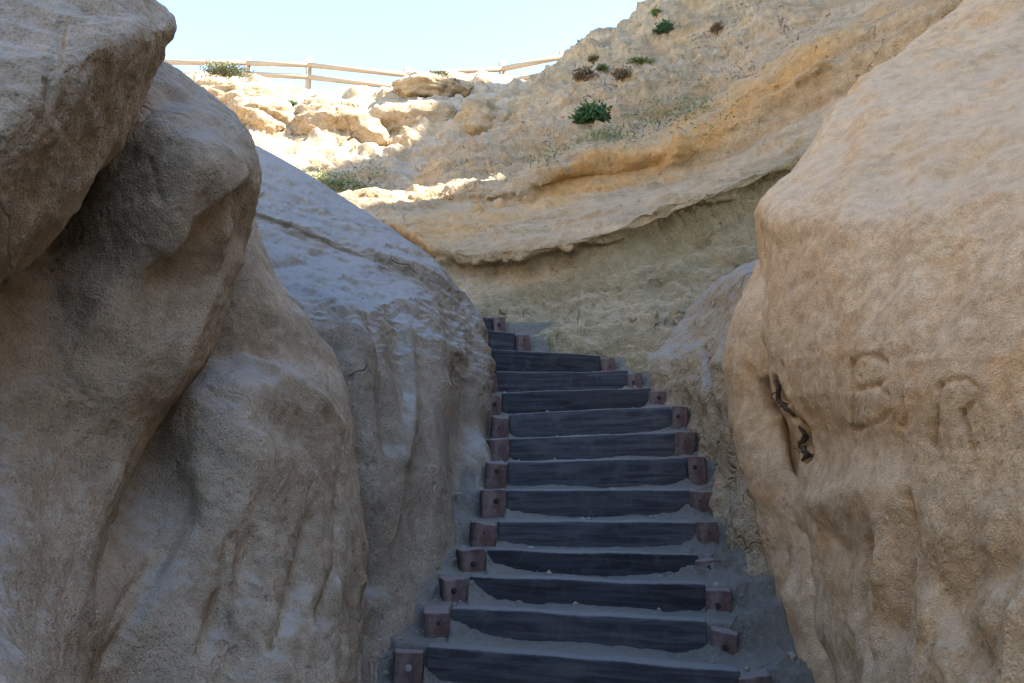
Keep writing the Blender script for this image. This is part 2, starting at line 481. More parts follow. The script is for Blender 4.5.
for k, row in enumerate(sh_rows):
    a_, b_ = np.array(row[4]), np.array(row[5])
    ins = SLOT.get(k) or (tuple(a_ + (b_ - a_) * 0.5), tuple(a_ + (b_ - a_) * 0.78))
    row[5:5] = list(ins)
sh = Sheet(sh_rows, 620, 620)
V = sh.V
x, y, f = project(V)
lower = smooth(0, 80, y - (290 + 0.45 * np.clip(x - 340, 0, 160)))
upper = 1 - lower
d = 0.06 * fbm(V, 0.9, 3, 0.5, 2.0) + 0.008 * fbm(V, 5, 4, 0.55, 7.0)
d = d + lower * (0.13 * fbm(V, 1.2, 2, 0.4, 21.0, (1.3, 1.3, 0.5)) + 0.03 * (ridged(V, 1.6, 2, 25.0, (1.4, 1.4, 0.5)) - 0.9) + 0.02)
d = d + upper * (0.02 * (ridged(V, 2.0, 4, 33.0, (1, 1, 3.0)) - 1) + 0.010 * np.abs(fbm(V, 9, 3, 0.55, 5.0)) + 0.02 * fbm(V, 3, 3, 0.5, 15))
sh.push(d * smooth(7.6, 6.7, V[:, 1] - 0 * V[:, 0]) * 0.9 + d * 0.1)
ledge = [(284, 226), (322, 242), (348, 240), (378, 256), (404, 265), (440, 280), (462, 296)]
sh.carve([(a, b - 3) for a, b in ledge], 0.05, -0.022)
sh.carve([(a, b + 4) for a, b in ledge], 0.04, 0.018)
sh.carve([(272, 268), (300, 262), (335, 272), (372, 290)], 0.035, 0.02)
sh.carve([(330, 345), (350, 395), (362, 450), (372, 520), (375, 580)], 0.09, 0.09)
sh.carve([(372, 320), (384, 380), (388, 440)], 0.07, 0.04)
sh.carve([(300, 290), (340, 310), (365, 345)], 0.07, -0.05)
sh.carve([(405, 330), (410, 400), (402, 460)], 0.06, -0.05)
OUT3 = P(365, 690, 5.0)
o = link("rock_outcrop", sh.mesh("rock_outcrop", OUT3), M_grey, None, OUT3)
tag(o, "blue grey dust covered sandstone shoulder sloping down to the left ends of the timber steps", "rock")

# ------------------------------------------------------------------ right: big wall with the carved letters
wall = Sheet([
    [("w", 34, 16, -3), ("w", 34, 13, -3), ("w", 34, 11, -3), ("w", 34, 9, -3), ("w", 34, 7, -3), ("w", 34, 5, -3), ("w", 34, 1.5, -3), ("w", 34, -5, -3)],
    [("w", 26, 16, 16), ("w", 26, 13, 16), ("w", 26, 11, 16), ("w", 26, 9, 16), ("w", 26, 7, 16), ("w", 26, 5, 15), ("w", 26, 1.5, 14), ("w", 26, -5, 12)],
    [("w", 16, 14, 20), ("w", 15, 12, 20), ("w", 14, 10.5, 20), ("w", 13, 9, 20), ("w", 12, 7.5, 19.5), ("w", 11.5, 5, 18.5), ("w", 11, 1.5, 17), ("w", 11, -5, 15)],
    [("w", 8.6, 12.5, 12.6), ("w", 8.2, 10.8, 12.6), ("w", 8, 9.6, 12.6), ("w", 7.8, 8.4, 12.6), ("w", 7.5, 7, 12.5), ("w", 7.2, 5, 12.2), ("w", 7.0, 1.5, 11.4), ("w", 7, -5, 10)],
    [(1080, -120, 10.), (1066, -120, 9.0), (1060, -120, 8.2), (1090, -120, 7.6), (1130, -130, 7.1), (1200, -160, 6.6), ("w", 5.0, 2.2, 6.4), ("w", 4.9, -3, 5.6)],
    [(1000, 0, 8.6), (972, 0, 7.6), (965, 0, 6.95), (990, 0, 6.6), (1030, 0, 6.15), (1095, 0, 5.5), ("w", 3.9, 2.6, 4.6), ("w", 3.8, -1.5, 4.0)],
    [(920, 60, 7.8), (896, 60, 6.7), (893, 60, 6.15), (926, 60, 5.7), (975, 60, 5.15), (1050, 60, 4.45), (1190, 60, 3.6), (1480, 60, 2.9)],
    [(862, 110, 7.2), (840, 112, 6.0), (838, 112, 5.2), (872, 112, 4.75), (930, 112, 4.3), (1010, 112, 3.75), (1150, 112, 3.1), (1400, 112, 2.5)],
    [(825, 170, 6.7), (798, 168, 5.6), (804, 168, 4.85), (842, 168, 4.32), (905, 168, 3.85), (990, 168, 3.3), (1130, 168, 2.7), (1380, 168, 2.2)],
    [(800, 215, 6.2), (762, 212, 5.2), (764, 214, 4.62), (806, 216, 4.1), (880, 216, 3.58), (980, 216, 3.0), (1120, 216, 2.45), (1370, 216, 2.0)],
    [(800, 260, 6.2), (764, 260, 5.1), (768, 260, 4.5), (808, 260, 4.0), (882, 260, 3.45), (985, 260, 2.85), (1115, 260, 2.3), (1360, 260, 1.9)],
    [(800, 340, 6.0), (762, 340, 5.0), (763, 340, 4.42), (803, 340, 3.92), (880, 340, 3.3), (985, 340, 2.7), (1112, 340, 2.22), (1350, 340, 1.8)],
    [(800, 390, 5.9), (774, 390, 4.9), (772, 390, 4.34), (808, 392, 3.85), (882, 392, 3.25), (985, 392, 2.65), (1110, 392, 2.18), (1350, 392, 1.78)],
    [(820, 445, 5.6), (800, 448, 4.75), (802, 448, 4.22), (832, 448, 3.75), (895, 448, 3.2), (985, 448, 2.63), (1110, 448, 2.15), (1350, 448, 1.75)],
    [(820, 500, 5.5), (800, 500, 4.6), (800, 502, 4.1), (830, 502, 3.62), (892, 502, 3.12), (985, 502, 2.58), (1110, 502, 2.1), (1350, 502, 1.7)],
    [(830, 560, 5.4), (815, 560, 4.5), (814, 560, 4.05), (840, 560, 3.62), (898, 560, 3.1), (985, 560, 2.55), (1108, 560, 2.06), (1350, 560, 1.65)],
    [(840, 620, 5.2), (818, 620, 4.4), (816, 620, 3.98), (842, 620, 3.55), (900, 620, 3.03), (985, 620, 2.48), (1105, 620, 2.0), (1350, 620, 1.6)],
    [(850, 690, 5.0), (834, 690, 4.3), (832, 690, 3.88), (855, 690, 3.45), (905, 690, 2.95), (985, 690, 2.4), (1105, 690, 1.92), (1350, 690, 1.55)],
    [(860, 860, 4.8), (842, 860, 4.1), (842, 860, 3.6), (862, 860, 3.2), (910, 860, 2.75), (985, 860, 2.2), (1105, 860, 1.75), (1350, 860, 1.4)],
], 760, 760)
V = wall.V
x, y, f = project(V)
d = 0.045 * fbm(V, 1.1, 3, 0.5, 40.0) + 0.010 * fbm(V, 6, 3, 0.5, 3.0) + 0.003 * perlin(V * 40)
d = d + smooth(480, 580, y) * 0.035 * ridged(V, 1.6, 2, 8.0, (1.4, 1.4, 0.35))
d = d + smooth(180, 60, y) * 0.05 * fbm(V, 1.6, 4, 0.6, 61.0)
d = d + 0.003 * perlin(V * np.array([2.5, 2.5, 22])) + 0.004 * (ridged(V, 4, 3, 2.0) - 0.8) + 0.020 * fbm(V, 2.6, 3, 0.5, 5.0, (1.2, 1.2, 0.3))
wall.push(d)
for pts, w, dep in [
    ([(852, 92), (842, 130), (828, 175)], 0.08, 0.03), ([(872, 110), (862, 160), (845, 230)], 0.08, -0.03),
    ([(900, 125), (890, 200), (880, 290)], 0.09, 0.03), ([(960, 150), (945, 230), (940, 320)], 0.11, 0.03),
    ([(1020, 135), (960, 160), (900, 215), (880, 260)], 0.10, 0.035),
    ([(905, 500), (908, 560), (898, 630)], 0.045, 0.05), ([(870, 545), (858, 600), (862, 660)], 0.045, 0.045),
    ([(925, 575), (945, 620), (975, 660)], 0.07, 0.05), ([(880, 520), (880, 580)], 0.05, -0.03),
    ([(812, 520), (840, 548), (870, 560)], 0.06, 0.015), ([(815, 505), (850, 490), (900, 500)], 0.08, -0.03),
    ([(1000, 560), (960, 590)], 0.09, 0.04), ([(782, 365), (792, 395), (800, 420)], 0.02, 0.02),
]:
    wall.carve(pts, w, dep)
# the carved letters
L = [[(851, 363), (852, 395), (854, 430)], [(849, 366), (860, 357), (874, 355), (886, 364), (887, 377), (876, 386), (856, 390)],
     [(876, 386), (888, 396), (890, 411), (880, 423), (856, 431)],
     [(902, 397), (905, 415), (904, 428), (898, 426)],
     [(938, 386), (936, 410), (934, 445)], [(934, 389), (948, 380), (964, 380), (975, 388), (973, 402), (961, 413)],
     [(959, 414), (966, 430), (971, 449)]]
for k, s in enumerate(L):
    soft = 1.0
    wall.carve(s, 0.0115, {0: 0.038, 4: 0.036, 6: 0.026}.get(k, 0.016))
ROOT_PIX = [[(772, 380), (777, 390), (776, 399), (786, 408), (792, 418)], [(797, 426), (803, 435), (799, 445), (805, 452), (802, 462)],
            [(786, 462), (794, 455), (803, 449)]]
ROOT_PTS = [[wall.at(*p)[0] for p in r_] for r_ in ROOT_PIX]
for pts, w_, d_ in [([(775, 386), (779, 398)], 0.034, 0.20), ([(789, 408), (792, 415)], 0.026, 0.16), ([(803, 430), (804, 444)], 0.034, 0.22),
                    ([(808, 452), (803, 462)], 0.028, 0.16), ([(784, 402), (800, 424)], 0.03, 0.06)]:
    wall.carve(pts, w_, d_)
OUT4 = P(1000, 690, 3.2)
lobe = Sheet([
    [(860, 235, 6.6), (830, 235, 6.2), (795, 240, 5.8), (772, 250, 5.5), (765, 262, 5.5), (765, 262, 5.8), (790, 262, 6.8)],
    [(860, 255, 5.6), (820, 260, 5.2), (785, 268, 4.95), (765, 274, 4.95), (752, 286, 5.1), (752, 290, 5.5), (780, 290, 6.6)],
    [(860, 310, 5.00), (820, 312, 4.78), (780, 314, 4.52), (757, 316, 4.67), (741, 318, 5.00), (743, 320, 5.50), (775, 322, 6.50)],
    [(860, 365, 4.90), (820, 368, 4.70), (782, 370, 4.46), (752, 368, 4.68), (735, 366, 4.92), (737, 368, 5.40), (770, 370, 6.40)],
    [(860, 410, 4.85), (820, 412, 4.68), (790, 412, 4.50), (758, 412, 4.62), (739, 412, 4.84), (740, 412, 5.30), (775, 412, 6.30)],
    [(860, 450, 4.70), (825, 452, 4.54), (795, 452, 4.40), (764, 452, 4.52), (745, 452, 4.74), (747, 452, 5.20), (780, 452, 6.20)],
    [(870, 510, 4.50), (835, 510, 4.34), (808, 510, 4.16), (785, 510, 4.34), (765, 508, 4.58), (768, 508, 5.10), (800, 508, 6.00)],
    [(870, 560, 4.40), (840, 560, 4.22), (815, 560, 4.04), (794, 560, 4.24), (774, 558, 4.48), (777, 558, 5.00), (810, 558, 6.00)],
    [(880, 620, 4.20), (850, 620, 4.02), (825, 620, 3.88), (806, 620, 4.00), (784, 618, 4.30), (788, 618, 4.90), (820, 618, 5.80)],
    [(880, 690, 4.05), (855, 690, 3.86), (835, 690, 3.73), (818, 690, 3.85), (800, 688, 4.12), (803, 688, 4.80), (830, 688, 5.60)],
    [(885, 860, 3.80), (860, 860, 3.58), (840, 860, 3.45), (825, 860, 3.62), (810, 860, 3.90), (812, 860, 4.50), (835, 860, 5.40)],
], 260, 460)
V = lobe.V
lobe.push(0.04 * fbm(V, 1.6, 3, 0.5, 50.0) + 0.012 * fbm(V, 7, 3, 0.5, 1.0) + 0.03 * ridged(V, 1.7, 2, 9.0, (1.5, 1.5, 0.4)))
lobe.carve([(778, 388), (790, 410), (798, 440), (800, 465)], 0.05, 0.09)
lobe.carve([(768, 390), (774, 402)], 0.045, 0.26)
lobe.carve([(784, 408), (790, 416)], 0.035, 0.22)
lobe.carve([(796, 430), (798, 455)], 0.055, 0.26)
t = thing("rock_outcrop", "tall warm tan sandstone wall with the letters B and R cut into its face", "rock", OUT4)
link("carved_face", wall.mesh("carved_face", OUT4), M_tan, t)
link("side_lobe", lobe.mesh("side_lobe", OUT4), M_tan, t)

# ------------------------------------------------------------------ right: crumbling bank beside the steps
bank = Sheet([
    [(860, 225, 8.8), (800, 260, 8.9), (745, 290, 9.2), (710, 310, 9.4), (685, 325, 9.6), (640, 345, 9.6)],
    [(830, 230, 6.3), (772, 260, 6.5), (729, 283, 7.0), (702, 302, 7.4), (682, 317, 7.8), (648, 338, 8.0)],
    [(820, 290, 5.1), (765, 311, 5.5), (738, 326, 5.9), (716, 338, 6.3), (692, 339, 6.8), (655, 346, 7.4)],
    [(815, 340, 4.85), (762, 345, 5.25), (737, 350, 5.62), (712, 358, 6.05), (689, 358, 6.5), (653, 356, 7.15)],
    [(800, 420, 4.6), (756, 405, 5.02), (734, 390, 5.45), (711, 385, 5.95), (688, 374, 6.42), (653, 364, 7.05)],
    [(815, 540, 4.5), (756, 480, 4.86), (735, 445, 5.28), (713, 420, 5.83), (690, 390, 6.34), (654, 370, 6.98)],
    [(830, 640, 4.25), (762, 565, 4.65), (737, 508, 5.1), (716, 455, 5.7), (692, 412, 6.25), (656, 382, 6.9)],
    [(845, 780, 3.7), (775, 670, 4.2), (735, 590, 4.85), (712, 520, 5.5), (682, 450, 6.1), (648, 400, 6.8)],
], 360, 460)
V = bank.V
bank.V = V = V + np.array([-0.07, -0.03, 0.0])
x, y, f = project(V)
b = smooth(0, 30, y - 340)
bank.push(0.05 * fbm(V, 1.6, 4, 0.55, 70.0) + b * (0.045 * (ridged(V, 1.6, 3, 15.0, (1.2, 1.2, 0.5)) - 0.9) + 0.022 * fbm(V, 6, 3, 0.55, 31)))
bank.carve([(735, 345), (733, 400), (735, 440)], 0.04, 0.06)
bank.carve([(700, 345), (705, 380), (715, 420)], 0.04, 0.07)
BK = P(760, 640, 5.4)
o = link("rock_bank", bank.mesh("rock_bank", BK), M_bank, None, BK)
tag(o, "crumbling sandstone bank with a dusty blue grey top beside the right ends of the steps", "rock")

# ------------------------------------------------------------------ hillside behind the stairs
hill_cols = [300, 380, 440, 500, 570, 640, 710, 790, 870, 960, 1100, 1400]
def hr(pys, Ys, xs=None):
    return [(px, a, b) for px, a, b in zip(xs or hill_cols, pys, Ys)]
hill = Sheet([
    hr([470] * 12, [9.0, 8.9, 8.5, 8.15, 7.5, 7.1, 7.0, 7.2, 7.6, 8.0, 8.4, 8.4]),
    hr([340, 340, 342, 345, 352, 352, 345, 330, 310, 290, 260, 240], [9.6, 9.3, 8.7, 8.15, 7.5, 7.3, 7.3, 7.5, 7.9, 8.2, 8.3, 8.2]),
    hr([280, 280, 290, 296, 300, 290, 275, 250, 215, 170, 110, 60], [10.2, 9.8, 9.3, 9.0, 8.6, 8.35, 8.25, 8.2, 8.3, 8.4, 8.4, 8.3]),
    hr([225, 232, 264, 262, 253, 233, 208, 177, 138, 92, 0, -140], [11.2, 10.6, 9.7, 9.2, 8.9, 8.7, 8.6, 8.5, 8.2, 7.6, 8.0, 8.3]),
    hr([212, 220, 250, 252, 243, 222, 196, 163, 124, 76, -18, -180], [11.1, 10.5, 9.55, 9.0, 8.68, 8.48, 8.38, 8.3, 7.9, 7.2, 7.6, 8.0]),
    hr([208, 210, 234, 238, 228, 207, 184, 152, 116, 64, -34, -205], [11.5, 11.0, 10.0, 9.45, 9.1, 8.9, 8.8, 8.65, 8.1, 7.3, 7.7, 8.2]),
    hr([204, 204, 214, 216, 208, 194, 172, 132, 100, 46, -60, -250], [12.2, 11.9, 11.2, 10.7, 10.4, 10.2, 10.0, 9.5, 8.7, 7.8, 8.2, 8.8]),
    hr([203, 200, 205, 205, 196, 186, 160, 116, 86, 30, -76, -300], [12.8, 12.6, 12.2, 12.0, 11.8, 11.6, 11.0, 10.2, 9.3, 8.4, 8.8, 9.4]),
    hr([202, 196, 194, 190, 165, 154, 124, 66, 28, -28, -160, -430], [13.0, 12.8, 12.3, 12.05, 11.75, 11.55, 10.95, 10.1, 9.25, 8.4, 8.8, 9.4]),
    hr([200, 190, 184, 178, 154, 149, 114, 54, 14, -60, -250, -560], [14.2, 14.0, 13.6, 13.3, 12.8, 12.6, 12.2, 11.6, 11.2, 11.0, 10.8, 10.6]),
    hr([204, 188, 172, 150, 122, 108, 78, 20, -45, -230, -520, -760], [16.5, 16.3, 16.0, 15.8, 15.4, 15.0, 14.4, 13.8, 13.2, 12.8, 12.6, 12.4]),
    hr([215, 196, 166, 128, 88, 58, 22, -50, -160, -350, -620, -900], [19, 19, 18.8, 18.6, 18.4, 18.0, 17.6, 17.2, 17, 16.8, 16.5, 16]),
    hr([245, 225, 178, 122, 56, 6, -70, -170, -260, -370, -540, -850], [22, 22, 22, 22, 22, 21.5, 21, 20.5, 20, 19.5, 19, 18.5]),
    hr([290, 270, 230, 150, 66, 20, -50, -150, -270, -400, -570, -850], [25, 25, 25, 25, 25, 25, 25, 24.5, 24, 23, 22.5, 22]),
    hr([420, 400, 380, 330, 250, 200, 190, 170, 150, 120, 50, -50], [30, 30, 30, 30, 30, 30, 31, 31, 30, 30, 29, 28]),
], 760, 700)
V = hill.V
x, y, f = project(V)
far = smooth(11.5, 15, V[:, 1])
under = smooth(10, 55, y - np.interp(x, hill_cols, [225, 232, 264, 262, 253, 233, 208, 177, 138, 92, 0, -140])) * (V[:, 1] < 10.2)
d = (0.16 * fbm(V, 0.45, 4, 0.5, 80.0) + 0.04 * fbm(V, 3.0, 4, 0.6, 12.0)) * (1 - 0.3 * under)
mid = smooth(10.2, 11.5, V[:, 1])
d = d + mid * (0.04 * fbm(V, 2.6, 4, 0.55, 44.0) + 0.02 * (ridged(V, 1.1, 4, 19.0, (1, 1, 2.2)) - 0.8))
d = d + far * (0.35 * fbm(V, 0.5, 5, 0.58, 23.0) + 0.15 * ridged(V, 1.1, 5, 2.0))
rows_ = V * np.array([1, 1, 1]) @ np.array([[1, 0, 0.0], [0, 1, 0], [0, 0, 1]])
dip = V[:, 2] - 0.28 * V[:, 0]                                       # the beds climb to the right
bed = np.stack([V[:, 0] * 0.25, V[:, 1] * 0.25, dip * 3.2], 1)
d = d + (1 - far) * 0.035 * (perlin(bed) + 0.5 * perlin(bed * 2.7 + 5))
d = d + under * (0.07 * (ridged(V, 1.3, 2, 71.0, (0.8, 1, 1.6)) - 0.9) + 0.045 * fbm(V, 3.4, 4, 0.55, 30.0))
hill.push(d)
crev = [(440, 262), (480, 262), (520, 256), (570, 248), (620, 235), (680, 214), (730, 196), (790, 168), (830, 140)]
for k in range(len(crev) - 1):
    hill.carve(crev[k:k + 2], 0.06, [0.06, 0.08, 0.06, 0.07, 0.05, 0.06, 0.05, 0.05][k])
hill.carve([(380, 205), (430, 192), (480, 186), (520, 184)], 0.10, -0.07)
hill.carve([(385, 212), (440, 203), (500, 197), (530, 196)], 0.08, 0.08)
hill.carve([(478, 208), (490, 200), (502, 204)], 0.06, 0.10)
hill.carve([(550, 182), (590, 170), (640, 166)], 0.28, -0.22)                    # rounded bulge
hill.carve([(540, 202), (600, 196), (655, 184)], 0.12, 0.08)
for pts, w_, d_ in [([(420, 228), (500, 226), (560, 214), (620, 198)], 0.06, -0.05), ([(420, 234), (500, 233), (560, 222), (620, 206)], 0.05, 0.04),
                    ([(650, 205), (700, 182), (750, 155), (800, 130)], 0.08, -0.06), ([(650, 212), (700, 190), (750, 164), (800, 140)], 0.06, 0.05),
                    ([(600, 225), (660, 208), (720, 184)], 0.05, -0.04), ([(700, 168), (760, 135), (820, 104)], 0.09, -0.07),
                    ([(705, 176), (765, 144), (825, 113)], 0.07, 0.06), ([(560, 280), (620, 268), (700, 240)], 0.10, -0.08),
                    ([(520, 300), (570, 292), (620, 290)], 0.10, -0.07), ([(580, 305), (640, 285), (690, 262)], 0.09, 0.07),
                    ([(660, 250), (720, 225), (760, 205)], 0.10, -0.07)]:
    hill.carve(pts, w_, d_)
hill.carve([(532, 196), (545, 180), (575, 168), (620, 160), (655, 160)], 0.16, -0.14)
hill.carve([(672, 172), (680, 155), (684, 140)], 0.16, 0.22)
hill.carve([(690, 135), (740, 105), (795, 66), (835, 50), (875, 27), (930, 0)], 0.16, -0.13)
hill.carve([(800, 82), (812, 72), (826, 62)], 0.06, 0.12)
o = link("hillside", hill.mesh("hillside", (0, 0, 0)), M_hill)
tag(o, "eroded sandstone hillside in dipping layers rising above the head of the stairs", kind="structure")

# ------------------------------------------------------------------ the sunlit crest far behind
cc = [-300, -60, 100, 180, 250, 320, 390, 460, 530, 620, 760]
def cr(pys, Ys):
    return [(px, a, b) for px, a, b in zip(cc, pys, Ys)]
crest = Sheet([
    cr([330, 320, 300, 290, 285, 280, 275, 270, 260, 240, 240], [11, 11, 11, 11, 11.5, 12, 12.5, 13, 14, 15, 16]),
    cr([240, 235, 225, 222, 220, 222, 222, 215, 205, 190, 190], [14, 14, 14, 14, 14, 14.5, 15, 15.5, 16, 17, 18]),
    cr([190, 185, 178, 172, 172, 188, 196, 182, 170, 160, 160], [17, 17, 17, 17, 17, 17, 17.5, 18, 18.5, 19, 20]),
    cr([150, 145, 138, 130, 130, 150, 160, 140, 130, 120, 120], [20, 20, 20, 20, 20, 20, 20.5, 20.5, 21, 21, 22]),
    cr([105, 102, 100, 98, 98, 122, 118, 102, 100, 100, 100], [23, 23, 23, 23, 23, 23, 23, 23, 23, 23, 24]),
    cr([84, 82, 80, 80, 82, 96, 92, 78, 80, 82, 82], [25.5] * 11),
    cr([82, 80, 78, 76, 82, 93, 90, 76, 78, 80, 80], [27.5] * 11),
    cr([86, 84, 82, 80, 88, 97, 94, 84, 84, 84, 84], [31] * 11),
    cr([140] * 11, [42] * 11),
    cr([330] * 11, [60] * 11),
], 520, 460)
V = crest.V
x, y, f = project(V)
m = smooth(31, 25, V[:, 1])
crest.push(m * (0.30 * fbm(V, 0.5, 4, 0.55, 90.0) + 0.30 * ridged(V, 0.55, 4, 6.0, (1, 1, 1.5)) - 0.2 + 0.05 * fbm(V, 3, 3, 0.6)))
o = link("hilltop", crest.mesh("hilltop", (0, 0, 0)), M_crest)
tag(o, "sunlit pale sandstone hilltop under the rail fence", kind="structure")


# ------------------------------------------------------------------ boulders on the slopes
def blob_mesh(name, size, seed, loc, sub=5, flat=0.0, rotz=0.0):
    bm = bmesh.new()
    bmesh.ops.create_icosphere(bm, subdivisions=sub, radius=1.0)
    V = np.array([v.co for v in bm.verts])
    n = V / np.linalg.norm(V, axis=1)[:, None]
    V = n * (1 + 0.30 * fbm(n, 1.1, 2, 0.5, seed) + 0.09 * ridged(n, 1.5, 3, seed + 3, (1, 1, 1.8)) - 0.05)[:, None]
    V = V * np.array(size)
    V = V + n * (0.05 * max(size) * fbm(V / max(size), 5, 4, 0.6, seed))[:, None]
    c, s = math.cos(rotz), math.sin(rotz)
    V = V @ np.array([[c, s, 0], [-s, c, 0], [0, 0, 1]])
    q = np.array([[v.index for v in f.verts] for f in bm.faces])
    bm.free()
    return grid_mesh(name, V, q)


def boulder(px, py, sheet, size, seed, label, mat, sink=0.2, rotz=0.0, group=None, sub=5):
    p, n = sheet.at(px, py)
    p = p + n * (size[1] * (0.6 - sink)) 
    o = link("boulder", blob_mesh("boulder", size, seed, p, sub, rotz=rotz), mat, None, tuple(p))
    return tag(o, label, "boulder", group)


boulder(330, 122, crest, (1.5, 1.1, 0.85), 3, "sunlit boulder with an ochre underside below the second fence post from the left", M_crest, 0.3)
boulder(412, 118, crest, (1.4, 1.1, 0.8), 8, "sunlit rounded boulder with an ochre hollow below the third fence post from the left", M_crest, 0.25)
boulder(486, 118, crest, (0.85, 0.9, 0.75), 14, "large grey boulder in the shade at the foot of the steep hillside", M_hill, 0.25)
boulder(430, 88, crest, (1.2, 0.9, 0.45), 21, "flat topped sunlit boulder on the skyline right of the third fence post", M_crest, 0.5)
boulder(222, 98, crest, (1.6, 1.0, 0.5), 27, "broad pale boulder in the sun under the leafy shrub on the skyline", M_crest, 0.5)
boulder(258, 112, crest, (1.1, 0.8, 0.6), 33, "lumpy sunlit boulder beside the edge of the overhanging outcrop", M_crest, 0.4)

# ------------------------------------------------------------------ the big ground sheet
bm = bmesh.new()
bmesh.ops.create_grid(bm, x_segments=60, y_segments=60, size=600)
for v in bm.verts:
    v.co.z = -1.6
me = bpy.data.meshes.new("ground")
bm.to_mesh(me)
bm.free()
M_ground = sandstone("sandy_ground", (0.40, 0.34, 0.26), (0.44, 0.38, 0.3), (0.36, 0.29, 0.2), (0.42, 0.38, 0.32), grain=40)
tag(link("ground", me, M_ground), "sandy ground around the cliffs", kind="structure")

# ------------------------------------------------------------------ left bank behind the outcrops; unseen upper slope raised to bounce sun rightwards
lb = Sheet([
    [("w", -1.5, -8, -1.5), ("w", -1.4, -1, -1.0), ("w", -1.6, 3.5, -0.5), ("w", -2.0, 6.5, 0.5), ("w", -2.6, 9.5, 1.5), ("w", -3.6, 13, 2.5), ("w", -5, 19, 5)],
    [("w", -2.8, -8, 3.2), ("w", -2.6, -1, 2.6), ("w", -2.6, 3.0, 1.8), ("w", -3.2, 6.5, 2.6), ("w", -4.2, 9.5, 3.6), ("w", -5.5, 13, 4.6), ("w", -7.5, 19, 7)],
    [("w", -5.5, -8, 5.0), ("w", -5.2, -1, 4.4), ("w", -5.2, 3.0, 3.4), ("w", -5.8, 6.5, 4.0), ("w", -7.4, 10, 5.0), ("w", -9., 14, 6.2), ("w", -11, 20, 9)],
    [("w", -7.5, -8, 10.0), ("w", -7.2, -1, 9.6), ("w", -7.4, 3, 9), ("w", -8.4, 6.5, 9.0), ("w", -10.5, 10.5, 9.5), ("w", -13, 15, 10), ("w", -15, 21, 11)],
    [("w", -14., -8, 14), ("w", -14., -1, 13.6), ("w", -14., 3.0, 13), ("w", -15., 6.5, 12.6), ("w", -17., 12, 12.4), ("w", -20., 16, 12), ("w", -22, 22, 12.5)],
    [("w", -30., -8, -2), ("w", -30., -1, -2), ("w", -30., 3.0, -2), ("w", -30., 6.5, -2), ("w", -30., 12, -2), ("w", -30., 16, -2), ("w", -32, 22, -2)],
], 140, 160)
lb.push(0.25 * fbm(lb.V, 0.5, 4, 0.55, 4.0))
tag(link("terrain", lb.mesh("terrain", (0, 0, 0)), M_hill), "sandy bank behind the left outcrops, its unseen upper slope raised to bounce sunlight", kind="structure")

# ------------------------------------------------------------------ unseen gully walls behind the viewpoint, added to cut fill light
def gully_side(sgn, up):
    g = Sheet([
        [("w", sgn * 1.2, -9, -2), ("w", sgn * 1.2, -4, -2), ("w", sgn * 1.3, -1, -2), ("w", sgn * 1.9, 1.6, -2)],
        [("w", sgn * 1.3, -9, 0.5), ("w", sgn * 1.2, -4, 0.6), ("w", sgn * 1.4, -1, 0.8), ("w", sgn * 2.0, 1.6, 1)],
        [("w", sgn * 1.8, -9, 3.5), ("w", sgn * 1.6, -4, 3.4), ("w", sgn * 1.7, -1, 2.8), ("w", sgn * 2.4, 1.6, 2.2)],
        [("w", sgn * 4, -9, 5), ("w", sgn * 3.6, -4, 4.8), ("w", sgn * 3.4, -1, 3.8), ("w", sgn * 3.6, 1.6, 2.8)],
        [("w", sgn * 9, -9, 5.5), ("w", sgn * 9, -4, 5.2), ("w", sgn * 8, -1, 4.0), ("w", sgn * 7, 1.6, 3)],
        [("w", sgn * 12, -9, -2), ("w", sgn * 12, -4, -2), ("w", sgn * 11, -1, -2), ("w", sgn * 10, 1.6, -2)],
    ], 120, 140)
    g.V[:, 2] = np.where(g.V[:, 2] > 0, g.V[:, 2] * (1 + (up - 1) * smooth(1.6, -1.0, g.V[:, 1])), g.V[:, 2])
    g.push(0.2 * fbm(g.V, 0.7, 4, 0.55, 14.0 * sgn))
    tag(link("terrain", g.mesh("terrain", (0, 0, 0)), M_brown), "unseen sandstone side of the gully, added to cut light from behind", kind="structure")


gully_side(-1, 1.0)
gully_side(1, 1.0)
end = Sheet([  # closing rock out of view, added to block light from behind
    [("w", -4, -8, -2), ("w", 0, -8.5, -2), ("w", 4, -8, -2)],
    [("w", -4, -8.5, 1.0), ("w", 0, -9.5, 0.5), ("w", 4, -8.5, 1)],
    [("w", -4, -9.5, 3.5), ("w", 0, -10.5, 3.0), ("w", 4, -9.5, 3.5)],
    [("w", -5, -14, 4), ("w", 0, -14, 3.5), ("w", 5, -14, 4)],
    [("w", -5, -18, -2), ("w", 0, -18, -2.0), ("w", 5, -18, -2)]], 60, 60)
tag(link("terrain", end.mesh("terrain", (0, 0, 0)), M_brown), "unseen rock closing the gully, added to cut light from behind", kind="structure")

